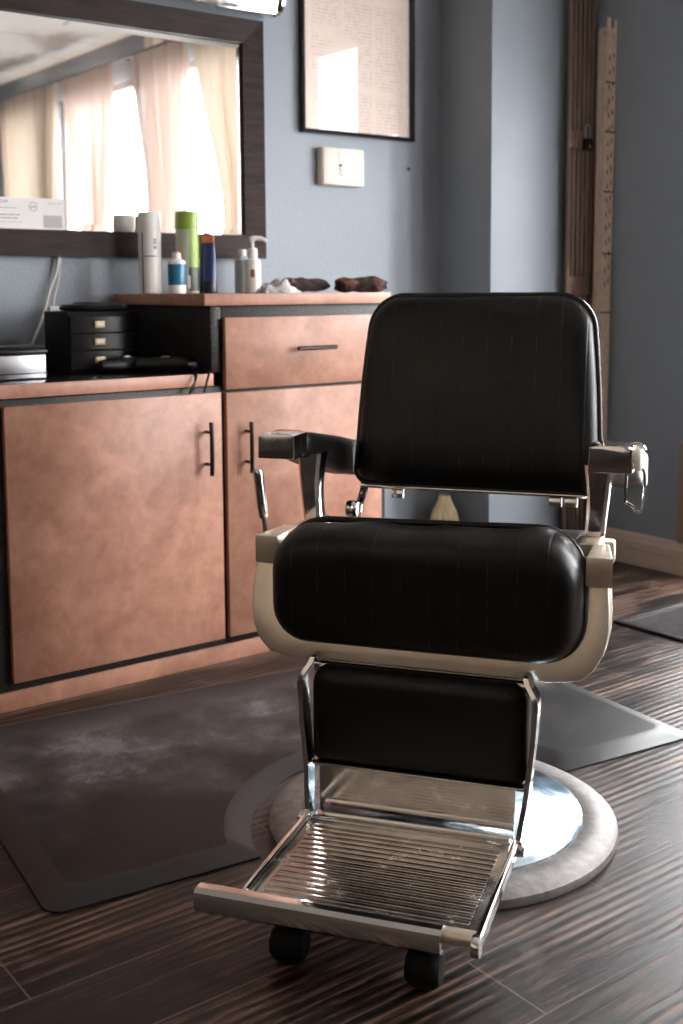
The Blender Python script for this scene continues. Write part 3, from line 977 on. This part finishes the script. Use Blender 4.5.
b = BM(); add_box(b, -.138, .100, -.058, .078, .0675, .078, .004, 2); add_box(b, -.10, .11, -.02, .07, .078, .086, .004, 2); finish('lid', b, M['black_plastic'], t)
b = BM(); add_box(b, -.136, .098, -.056, .076, .016, .019, .001); finish('base_band', b, M['black_plastic'], t)
def clipper(loc, rz, label, blue):
    t = thing('hair_clipper', label, 'hair clipper', loc, rz)
    b = BM()
    rings = []
    for xx, w, h in ((-.085, .008, .008), (-.08, .016, .014), (-.04, .020, .019), (0, .021, .021), (.04, .022, .020), (.062, .020, .016), (.07, .017, .012)):
        rings.append([Vector((xx, w * math.cos(2 * PI * i / 20), .022 + h * math.sin(2 * PI * i / 20))) for i in range(20)])
    loft(b, rings); finish('body', b, M['black_plastic'], t)
    b = BM(); add_box(b, .066, .088, -.021, .021, .018, .028, .002); finish('blade', b, M['steel'], t)
    b = BM(); add_box(b, .078, .094, -.022, .022, .012, .018, .002); finish('comb_guard', b, M['blue_mark'] if blue else M['steel'], t)
    b = BM(); add_box(b, -.012, .012, -.006, .006, .040, .046, .002); finish('switch', b, M['steel'], t)
    return t
clipper((1.562, 2.862, ZL + .0005), math.radians(-38), 'black hair clipper with steel blade and blue guard on the lower counter', True)
clipper((1.485, 2.948, ZL + .0005), math.radians(2), 'black hair clipper lying just behind the blue-guarded one', False)
b = BM(); tube(b, spline([(1.585, 2.80, .826), (1.583, 2.765, .8255), (1.580, 2.735, .8215), (1.574, 2.722, .802), (1.562, 2.720, .787), (1.556, 2.7215, .772), (1.562, 2.724, .776), (1.572, 2.722, .795), (1.583, 2.728, .822), (1.592, 2.752, .827), (1.595, 2.80, .826)], 6), .0032, 8)
tag(finish('clipper_cord', b, M['black_plastic']), 'black clipper cord looping over the counter edge nearer the steel container', 'cord')
b = BM(); tube(b, spline([(1.610, 2.86, .8265), (1.622, 2.80, .8268), (1.628, 2.755, .8268), (1.622, 2.728, .8265), (1.612, 2.7215, .806), (1.604, 2.7195, .785), (1.602, 2.722, .772)], 6), .0034, 8)
tag(finish('clipper_cord', b, M['black_plastic']), 'black clipper cord hanging over the counter edge beside the taller cabinet', 'cord')

# ------------------------------------------------------------------ gate, padlock, post, broom
g = thing('folding_gate', 'folded tan steel security gate standing beside the pillar', 'gate', (0, 0, 0))
GY = 2.975
for row, (yy, dx, mm) in enumerate(((GY - .006, 0., 'gate'), (GY + .012, .012, 'hole'))):  # back row coloured dark to paint shade between the front uprights
    for k in range(6):
        xx = 3.322 + .0245 * k + dx
        b = BM()
        w = .0078
        pr = [(-w, -.006), (-w, .004), (-w + .003, .004), (-w + .003, -.003), (w - .003, -.003), (w - .003, .004), (w, .004), (w, -.006)]
        prism(b, pr, lambda u, v, d, xx=xx, yy=yy: Vector((xx + u, yy + v, d)), .002, 2.32)
        finish('upright', b, M[mm], g, 0)
for zz in (.30, 1.055, 1.595, 2.15):
    b = BM()
    add_box(b, 3.310, 3.436, GY - .0155, GY - .0115, zz - .034, zz + .034, .002)
    finish('strap', b, M['gate'], g, 30)
b = BM(); add_box(b, 3.470, 3.492, GY - .024, GY + .012, .002, 1.86, .002); finish('lock_stile', b, M['trim_wood'], g, 30)
b = BM(); lathe(b, [(.0, -.021), (.004, -.020), (.005, -.0155)], (3.430, GY, 1.61), 12, 'Y'); finish('rivet', b, M['steel'], g)
p = thing('padlock', 'dark padlock with a steel shackle hanging on the folded gate', 'padlock', (3.405, GY - .0249, 1.555))
b = BM(); add_box(b, -.021, .021, -.010, .010, 0, .045, .005, 3); finish('body', b, M['black_plastic'], p)
b = BM(); tube(b, [(-.013, 0, .042), (-.013, 0, .075)] + [(-.013 * math.cos(a), 0, .075 + .02 * math.sin(a)) for a in [PI * i / 10 for i in range(1, 10)]] + [(.013, 0, .075), (.013, 0, .042)], .0042, 10); finish('shackle', b, M['steel'], p)
b = BM(); lathe(b, [(.006, -.0115), (.006, -.0095)], (0, 0, .014), 14, 'Y'); finish('keyhole_plate', b, M['brass_label'], p)
ps = thing('channel_post', 'chipped beige slotted steel post leaning against the right wall by the gate', 'post', (3.452, 2.900, 0))
ps.rotation_euler = (0, math.radians(.6), 0)
b = BM()
w = .026
pr = [(-w, 0), (-w, .042), (-w + .004, .042), (-w + .004, .004), (w - .004, .004), (w - .004, .042), (w, .042), (w, 0)]
prism(b, pr, lambda u, v, d: Vector((u, v, d)), .0015, 2.0)
add_box(b, -w, -w + .02, 0, .004, 2.0, 2.035); add_box(b, w - .014, w, 0, .004, 2.0, 2.03)
finish('channel', b, M['post'], ps, 0)
b = BM()
zz = 1.05
while zz < 1.93:
    add_box(b, -.012, -.007, -.0012, .0006, zz, zz + .018); add_box(b, .008, .013, -.0012, .0006, zz + .012, zz + .030)
    zz += .052
finish('slot', b, M['hole'], ps, 0)['kind'] = 'stuff'
for zz in (.42, .95, 1.17, 1.40, 1.62, 1.80):
    b = BM(); add_box(b, -w - .0008, w + .0008, -.0015, .001, zz, zz + .006); finish('joint_line', b, M['hole'], ps, 0)
br = thing('broom', 'small straw broom standing in the corner behind the chair', 'broom', (2.885, 3.165, 0))
b = BM()
rings = []
for z_, w_, d_ in ((.002, .078, .030), (.06, .076, .028), (.15, .062, .024), (.22, .044, .020), (.26, .026, .016), (.285, .019, .014)):
    rings.append([Vector((w_ * math.cos(2 * PI * i / 40) * (1 + .05 * (i % 2)), d_ * math.sin(2 * PI * i / 40) * (1 + .12 * (i % 2)), z_)) for i in range(40)])
loft(b, rings); bo = finish('bristles', b, M['straw'], br, 20)
b = BM(); lathe(b, [(.021, .283), (.0225, .286), (.0225, .315), (.017, .322)], n=24, ry=.8); finish('binding', b, M['steel'], br)
b = BM(); tube(b, [(0, 0, .315), (0, .0, .62), (.0, .0, .88)], [.0115, .0115, .010], 14); finish('handle', b, M['broom_handle'], br)
br.rotation_euler = (0, 0, math.radians(-43))

# ------------------------------------------------------------------ mats
C0 = Vector((1.478, 1.628, 0))
def mat_outline(inset, rc):
    """Barber mat 1.524 x .914 with a round notch for the chair base; local u, v."""
    U, V = 1.524, .914
    cu, cv, R0 = .768, -.0537, .375
    R1 = R0 + inset
    e = inset
    pts = []
    def corner(cx, cy, a0, r):
        for k in range(7):
            a = math.radians(a0 + 90 * k / 6)
            pts.append((cx + r * math.cos(a), cy + r * math.sin(a)))
    half = math.sqrt(R1 ** 2 - (e - cv) ** 2)
    ang = math.asin((e - cv) / R1)
    corner(e + rc, e + rc, 180, rc)
    for k in range(33):
        a = (PI - ang) + (ang - (PI - ang)) * k / 32
        pts.append((cu + R1 * math.cos(a), cv + R1 * math.sin(a)))
    corner(U - e - rc, e + rc, 270, rc)
    corner(U - e - rc, V - e - rc, 0, rc)
    corner(e + rc, V - e - rc, 90, rc)
    return pts
t = thing('barber_mat', 'black scuffed rubber barber mat with a round notch around the chair base', 'mat', (.722, 1.775, 0), math.radians(-7))
b = BM()
out0, in0 = mat_outline(0, .035), mat_outline(.052, .03)
mid = [((2 * a[0] + c[0]) / 3, (2 * a[1] + c[1]) / 3) for a, c in zip(out0, in0)]
near = [((a[0] + 3 * c[0]) / 4, (a[1] + 3 * c[1]) / 4) for a, c in zip(out0, in0)]
loft(b, [[Vector((u, v, .001)) for u, v in out0], [Vector((u, v, .004)) for u, v in out0], [Vector((u, v, .0095)) for u, v in mid], [Vector((u, v, .0165)) for u, v in near], [Vector((u, v, .018)) for u, v in in0]], False, False)
finish('bevelled_edge', b, M['mat_edge'], t, 50)
b = BM()
vv = [b.verts.new((u, v, .018)) for u, v in in0]
vd = [b.verts.new((u, v, .0012)) for u, v in in0]
for tri in tessellate_polygon([[Vector((u, v, 0)) for u, v in in0]]):
    b.faces.new([vv[q] for q in tri]); b.faces.new([vd[q] for q in tri[::-1]])
for i in range(len(vv)):
    j = (i + 1) % len(vv)
    b.faces.new((vv[i], vd[i], vd[j], vv[j]))
finish('top_surface', b, M['mat'], t, 30)

t = thing('entry_mat', 'grey ribbed doormat on the floor at the right edge', 'doormat', (2.822, 1.36, 0))
mx1, my1 = .60, .952
b = BM()
for k in range(2):
    pass
for a0, a1, c0, c1 in ((0, mx1, 0, .022), (0, mx1, my1 - .022, my1), (0, .022, .022, my1 - .022), (mx1 - .022, mx1, .022, my1 - .022)):
    add_box(b, a0, a1, c0, c1, .001, .010, .003)
finish('rubber_border', b, M['mat_edge'], t, 30)
b = BM(); add_box(b, .02, mx1 - .02, .02, my1 - .02, .001, .008)
k = 0
yy = .03
while yy < my1 - .04:
    add_box(b, .024, mx1 - .024, yy, yy + .006, .007, .0105)
    yy += .013
finish('ribbed_pile', b, M['entry_mat'], t, 0)

# ------------------------------------------------------------------ the barber chair
ch = thing('barber_chair', 'black vinyl and chrome barber chair with footrest, on a round pedestal base', 'barber chair', tuple(C0), math.radians(-56))
def P(r, f, z):
    return Vector((r, -f, z))
def FZ(u, v, d):           # outline in r, z; depth along f
    return P(u, d, v)

# base
b = BM(); lathe(b, [(.325, .001), (.338, .003), (.341, .010), (.339, .020), (.330, .026), (.300, .031), (.276, .033), (.270, .030)], n=96)
br_ = finish('base_ring', b, M['ring'], ch, 40)
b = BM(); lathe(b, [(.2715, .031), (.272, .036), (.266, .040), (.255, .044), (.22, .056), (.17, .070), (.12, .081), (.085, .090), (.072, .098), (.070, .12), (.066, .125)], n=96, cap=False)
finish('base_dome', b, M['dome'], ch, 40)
b = BM(); lathe(b, [(.062, .10), (.062, .27), (.050, .275), (.050, .345)], n=48); finish('pump_column', b, M['chrome'], ch, 40)
# foot pump pedal on the far side
# underframe plate
b = BM(); add_box(b, -.22, .22, -.02, .26, .345, .375, .006); add_box(b, -.16, .16, -.085, .02, .348, .372, .004); finish('underframe', b, M['satin'], ch)

# seat frame: U shaped satin band, side rails running back
outer = [(-.336, .560), (-.3415, .530), (-.346, .480), (-.3455, .445), (-.338, .412), (-.322, .385), (-.300, .366), (-.272, .361), (-.24, .3575)]
outer += [(-.12, .357), (0, .357), (.12, .357)] + [(-u, v) for u, v in outer[::-1]]
inner = [(-.282, .560), (-.287, .530), (-.290, .490), (-.289, .470), (-.285, .452), (-.276, .430), (-.262, .413), (-.243, .404), (-.22, .400)]
inner += [(-.12, .395), (0, .394), (.12, .395)] + [(-u, v) for u, v in inner[::-1]]
outer = [(u * .977 - .008, v) for u, v in outer]
inner = [(u - .003, v) for u, v in inner]
b = BM()
n_ = len(outer)
for d0, d1 in ((.122, .072),):
    tl = lambda v: (.46 - v) * .27
    A = [b.verts.new(P(u, d0 + tl(v), v)) for u, v in outer]; B_ = [b.verts.new(P(u, d0 + tl(v) + .004, v)) for u, v in inner]
    A2 = [b.verts.new(P(u, d1 + tl(v), v)) for u, v in outer]; B2 = [b.verts.new(P(u, d1 + tl(v), v)) for u, v in inner]
    fr = []
    for i in range(n_ - 1):
        fr.append(b.faces.new((A[i], A[i + 1], B_[i + 1], B_[i])))
        b.faces.new((A2[i], B2[i], B2[i + 1], A2[i + 1]))
        b.faces.new((A[i], A2[i], A2[i + 1], A[i + 1]))
        b.faces.new((B_[i], B_[i + 1], B2[i + 1], B2[i]))
    for i in (0, n_ - 1):
        b.faces.new((A[i], B_[i], B2[i], A2[i]))
bmesh.ops.recalc_face_normals(b, faces=b.faces)
es = [e for e in b.edges if e.is_manifold and e.calc_face_angle(0) > math.radians(50)]
bmesh.ops.bevel(b, geom=es, offset=.004, segments=3, profile=.5, affect='EDGES')
sf = finish('seat_frame', b, M['satin'], ch, 40)
for s in (-1, 1):
    b = BM(); add_box(b, min(s * .245, s * .285), max(s * .245, s * .285), -.071, .33, .40, .444, .006); finish('side_rail', b, M['satin'], sf)
b = BM(); lathe(b, [(.011, -.20), (.011, .20)], (0, -.165, .353), 16, 'X'); finish('hinge_rod', b, M['chrome'], sf)
# bracket caps that carry the arm posts
for s in (-1, 1):
    b = BM()
    top = [(.2885, .129), (.334, .129), (.317, .020), (.2885, .020)]
    prism(b, top, lambda u, v, d, s=s: P(s * u, v, d), .530, .584, .003, 3)
    prism(b, [(.262, .02), (.300, .02), (.296, -.10), (.262, -.10)], lambda u, v, d, s=s: P(s * u, v, d), .535, .5835, .003, 3)
    finish('arm_bracket', b, M['satin'], ch)

# seat cushion: rolled front, lofted from front to back
b = BM()
rings = []
def ring(f, hw, z0, z1, rb, rt, hwt=None):
    return [P(u, f, v) for u, v in rrect(hw, z0, z1, rb, rt, 8, hwt, 9)]
spec = [(.202, .215, .445, .566, .05, .05), (.2005, .243, .425, .588, .055, .06), (.196, .262, .412, .602, .06, .07), (.185, .276, .403, .613, .066, .078), (.165, .2845, .398, .622, .070, .084),
        (.140, .286, .397, .627, .072, .086), (.112, .286, .400, .624, .072, .084), (.075, .285, .42, .610, .06, .075), (.03, .284, .44, .584, .05, .06), (-.06, .278, .445, .557, .045, .05),
        (-.17, .272, .445, .545, .04, .045), (-.28, .270, .445, .540, .04, .04), (-.315, .266, .447, .535, .04, .04), (-.328, .25, .46, .525, .03, .03)]
for f, hw, z0, z1, rb, rt in spec:
    rr = ring(f, hw, z0, z1, rb, rt)
    # worn dents and creases along the top front
    for p in rr:
        if p.z > .55 and f < .19:
            x = p.x
            k = min(1, (p.z - .55) / .06)
            d = .010 * math.exp(-((x - .07) / .045) ** 2) * math.exp(-((f - .07) / .06) ** 2) + .008 * math.exp(-((x + .07) / .10) ** 2) * math.exp(-((f - .0) / .09) ** 2)
            p.z -= d * k + .004 * k * math.sin(x * 38 + f * 20)
        p.z += (.016 * (p.x + .29) / .58 - .011) * max(0, min(1, (p.z - .48) / .08))
    rings.append(rr)
loft(b, rings)
sc_ = finish('seat_cushion', b, M['vinyl'], ch, 80)
b = BM(); tube(b, [P(u, .130 + (.46 - v) * .20, v + (.012 * (u + .29) / .58 - .010) * max(0, min(1, (v - .48) / .08))) for u, v in rrect(.2865, .3965, .624, .072, .086, 8, None, 9)], .0062, 8, closed=True); finish('piping', b, M['piping'], sc_, 80)

# backrest: tilted, rounded cushion, shell behind it
TB = math.atan2(.062, .415)
def BK(u, v, d):           # v along the backrest from its foot, d out of the front
    return P(u, -.292 - math.sin(TB) * v + math.cos(TB) * d, .622 + math.cos(TB) * v + math.sin(TB) * d)
def back_ring(d, ins, r_t, r_b):
    pts = []
    H_ = .413
    for u, v in rrect(.264 - ins, ins, H_ - ins, r_b, r_t, 9, .250 - ins, 9):
        # sides draw in towards the top
        t_ = max(0, (v - .15) / (H_ - .15))
        pts.append(BK(u * (1 - .045 * t_ * t_), v, d))
    return pts
b = BM()
loft(b, [back_ring(-.006, .004, .07, .03), back_ring(.0, .0, .072, .032), back_ring(.018, .002, .072, .032), back_ring(.030, .009, .068, .032), back_ring(.038, .022, .062, .03), back_ring(.0425, .045, .05, .03), back_ring(.045, .10, .04, .03), back_ring(.046, .16, .02, .02)])
bk = finish('backrest_cushion', b, M['vinyl'], ch, 80)
b = BM(); tube(b, [p for p in back_ring(.008, -.002, .073, .033)], .006, 8, closed=True); finish('piping', b, M['piping'], bk, 80)
b = BM()
loft(b, [back_ring(-.0062, .005, .07, .03), back_ring(-.022, .000, .072, .03), back_ring(-.050, -.001, .072, .03), back_ring(-.075, .010, .068, .03), back_ring(-.092, .035, .06, .03), back_ring(-.100, .08, .04, .03)])
finish('backrest_shell', b, M['satin'], ch, 80)
b = BM(); prism(b, [(-.255, -.012), (.255, -.012), (.255, -.003), (-.255, -.003)], lambda u, v, d: BK(u, v, d), -.03, .012, .002)
finish('bottom_strip', b, M['chrome'], ch)
for u0 in (-.175, .172, .205):
    b = BM(); prism(b, [(u0 - .013, -.032), (u0 + .013, -.032), (u0 + .013, -.0125), (u0 - .013, -.0125)], lambda u, v, d: BK(u, v, d), -.025, -.010, .002); finish('hinge_tab', b, M['chrome'], ch)
# recliner brackets at both sides
for s in (-1, 1):
    b = BM()
    tube(b, spline([P(s * .252, -.315, .640), P(s * .252, -.300, .605), P(s * .255, -.255, .565), P(s * .262, -.22, .535), P(s * .275, -.20, .50)], 5), [.007] * 5 + [.009] * 5 + [.013] * 5 + [.011] * 6, 10)
    lathe(b, [(.016, -.012), (.018, -.008), (.018, .008), (.016, .012)], tuple(P(s * .258, -.235, .572)), 20, 'X')
    finish('recline_link', b, M['chrome'], ch)
b = BM(); add_box(b, -.296, .296, .30, .335, .47, .52, .006); finish('rear_crossbar', b, M['satin'], ch)

# arms
for s in (-1, 1):
    b = BM()
    # square chrome front housing
    pr = [(s * .281, .720), (s * .357, .720), (s * .357, .764), (s * .340, .7695), (s * .298, .7695), (s * .281, .766)]
    prism(b, pr, FZ, .057, -.02, .0035, 3)
    arm = finish('armrest', b, M['chrome'], ch, 30)
    b = BM()
    rings = []
    for f, w0, h0, h1 in ((-.018, .034, .728, .766), (-.024, .037, .722, .771), (-.05, .0385, .718, .774), (-.12, .0385, .708, .775), (-.24, .0385, .694, .775), (-.37, .037, .690, .772), (-.395, .030, .698, .764), (-.402, .018, .71, .75)):
        rr = rrect(w0, h0, h1, .014, .018, 5, None, 2)
        rings.append([P(s * .319 + u, f, v + .17 * (f - .02)) for u, v in rr])
    loft(b, rings); finish('arm_pad', b, M['vinyl_plain'], arm, 60)
    # post: curved tapering chrome plate leaning back
    b = BM()
    rings = []
    for t_ in range(9):
        q = t_ / 8
        z = .5845 + (.7185 - .5845) * q
        fw_ = -.038 - .002 * q
        fb_ = -.082 - .012 * q * q
        ro = .300 + .013 * q
        ri = .264 - .002 * q + .005 * math.sin(PI * q)
        k = .006
        rings.append([P(s * r_, f_, z) for r_, f_ in ((ri + k, fw_), (ro - k, fw_), (ro, fw_ - k), (ro, (fw_ + fb_) / 2), (ro, fb_ + k), (ro - k, fb_), (ri + k, fb_), (ri, fb_ + k), (ri + .004, (fw_ + fb_) / 2), (ri, fw_ - k))])
    loft(b, rings); finish('arm_post', b, M['chrome'], ch, 40)
# towel roll and wire loop on the sitter's left arm
b = BM(); lathe(b, [(.008, 0), (.0205, .001), (.0225, .003), (.0225, .008), (.020, .012), (.012, .0145), (.003, .0155)], tuple(P(.3575, .012, .742)), 28, 'X')
kn = finish('arm_knob', b, M['cream'], ch)
b = BM()
path = [P(.358 + .016 * math.sin(a) + .002, .012 + .0, .742 + .027 * math.cos(a) * 1.0) for a in [0]]
tube(b, spline([P(.350, .012, .767), P(.360, .012, .769), P(.370, .012, .766), P(.376, .012, .758)], 5), .0035, 8); finish('strap', b, M['chrome'], kn)
b = BM()
tube(b, spline([P(.345, .02, .716), P(.344, .02, .690), P(.3435, .02, .668), P(.346, .019, .662), P(.356, .016, .656), P(.362, .014, .647), P(.369, .012, .646), P(.3725, .010, .654), P(.375, .0, .690), P(.375, .0, .712), P(.370, .0, .722), P(.352, .0, .724)], 5), .0027, 8)
finish('towel_loop', b, M['chrome'], ch)
# hand lever on the sitter's right
b = BM()
lathe(b, [(.007, .0), (.0095, .003), (.0105, .03), (.0105, .092), (.009, .098), (.004, .101)], (0, 0, 0), 18)
bmesh.ops.transform(b, matrix=Matrix.Translation(P(-.366, .010, .592)) @ Matrix.Rotation(math.radians(4), 4, 'X') @ Matrix.Rotation(math.radians(-5), 4, 'Y'), verts=b.verts)
lv = finish('lever_grip', b, M['chrome'], ch)
b = BM(); tube(b, [P(-.365, .010, .594), P(-.360, .010, .55), P(-.352, .008, .48), P(-.335, .006, .47)], .0055, 10); finish('lever_rod', b, M['steel'], lv)

# calf panel with side rails
b = BM()
def pan(d, ins, rt):
    return [P(u, d, v) for u, v in rrect(.199 - ins, .182 + ins, .362 - ins, .012, rt, 8, .199 - ins, 6)]
loft(b, [pan(.150, .0, .03), pan(.182, .0, .034), pan(.194, .004, .034), pan(.201, .014, .03), pan(.204, .03, .025)])
cp = finish('calf_panel', b, M['vinyl_plain'], ch, 70)
b = BM(); add_box(b, -.197, .197, -.203, -.150, .1755, .1815, .002); finish('panel_strip', b, M['chrome'], cp)
for s in (-1, 1):
    b = BM()
    sec = [(.196, .185, .3775), (.200, .190, .366), (.2125, .197, .348), (.2165, .200, .333), (.2115, .203, .26), (.2035, .2055, .182), (.1925, .230, .095), (.1905, .236, .078)]
    rings = []
    for r_, f_, z in sec:
        w_ = .026 if z > .1 else .018
        rings.append([P(s * (r_ - .0045), f_ + .009, z), P(s * (r_ + .0045), f_ + .009, z), P(s * (r_ + .0045), f_ - w_, z), P(s * (r_ - .0045), f_ - w_, z)])
    loft(b, rings)
    finish('side_bar', b, M['chrome'], ch, 20)
    b = BM(); lathe(b, [(.012, -.008), (.013, -.005), (.013, .005), (.010, .009)], tuple(P(s * .198, .243, .092)), 18, 'X'); finish('pivot_bolt', b, M['chrome'], ch)
# polished sheet closing the gap below the calf panel
b = BM()
v0 = [P(-.182, .200, .1755), P(.182, .200, .1755), P(.180, .203, .088), P(-.180, .203, .088)]
v1 = [p + Vector((0, .004, 0)) for p in v0]
loft(b, [v0, v1]); finish('kick_sheet', b, M['chrome'], ch, 0)
# footrest plate with raised ribs
b = BM()
add_box(b, -.184, .184, -.538, -.232, .084, .094, .002)
k = 0
f_ = .262
while f_ < .500:
    rr = [P(0, 0, 0)]
    add_box(b, -.168, .168, -(f_ + .0105), -f_, .0935, .0952, .0009, 2)
    f_ += .0168
fp = finish('footplate', b, M['plate'], ch, 40)
b = BM(); add_box(b, -.180, .180, -.246, -.222, .082, .1015, .003); finish('rear_flange', b, M['chrome'], fp)
for s in (-1, 1):
    b = BM()
    add_box(b, min(s * .1845, s * .1965), max(s * .1845, s * .1965), -.560 if s > 0 else -.532, -.235, .083, .1045, .004, 3)
    if s > 0: lathe(b, [(.0155, -.006), (.0165, -.003), (.0165, .003), (.0155, .006)], tuple(P(s * .1905, .560, .094)), 22, 'X')
    finish('side_rail', b, M['chrome'], fp, 40)
# front kick lip: rolled channel, set off to the sitter's right
b = BM()
pr = [(.534, .0995), (.535, .1055), (.545, .1085), (.558, .1085), (.565, .103), (.567, .094), (.566, .076), (.561, .070), (.548, .069), (.548, .074), (.558, .0765), (.560, .092), (.556, .1015), (.545, .1025)]
prism(b, pr, lambda u, v, d: P(d, u, v), -.262, .137)
finish('kick_lip', b, M['chrome'], fp, 30)
b = BM(); lathe(b, [(.0125, -.20), (.0125, .1835)], tuple(P(0, .534, .088)), 18, 'X'); finish('pivot_rod', b, M['satin'], fp)
# black bumper rollers below the lip
for r_ in (-.112, .106):
    b = BM()
    prof = [(.012, -.028), (.022, -.0265), (.0285, -.018), (.0305, -.006), (.0305, .006), (.0285, .018), (.022, .0265), (.012, .028)]
    lathe(b, prof, tuple(P(r_, .535, .031)), 30, 'X')
    cs = finish('caster', b, M['rubber'], ch)
    b = BM(); add_box(b, r_ - .014, r_ + .014, -.548, -.520, .055, .0755, .003); finish('caster_fork', b, M['black_matte'], cs)

# ------------------------------------------------------------------ light
world = bpy.data.worlds.new('world')
scene.world = world
world.use_nodes = True
nt = world.node_tree
nt.nodes.clear()
out = nt.nodes.new('ShaderNodeOutputWorld')
bg = nt.nodes.new('ShaderNodeBackground')
bg.inputs['Color'].default_value = (.97, .98, 1.0, 1)
bg.inputs['Strength'].default_value = 12.0
L(nt, bg.outputs[0], out.inputs[0])
# light portals in the openings steer the daylight sampling
for y0, y1, z0, z1 in [(a, c, ZS, ZH) for a, c in WINS] + [(DOOR[0], DOOR[1], 1.25, 2.30), (SIDE[0], SIDE[1], .06, 1.80)]:
    la = bpy.data.lights.new('daylight_portal', 'AREA')
    la.shape = 'RECTANGLE'
    la.size, la.size_y = z1 - z0, y1 - y0
    la.cycles.is_portal = True
    o = bpy.data.objects.new('daylight_portal', la)
    COL.objects.link(o)
    o.location = (XR_ + WT - .01, (y0 + y1) / 2, (z0 + z1) / 2)
    o.rotation_euler = (0, math.radians(90), 0)

vs = scene.view_settings
vs.view_transform = 'Standard'
vs.look = 'None'
vs.exposure = 1.55
vs.gamma = 1
vs.use_curve_mapping = False
scene.display_settings.display_device = 'sRGB'
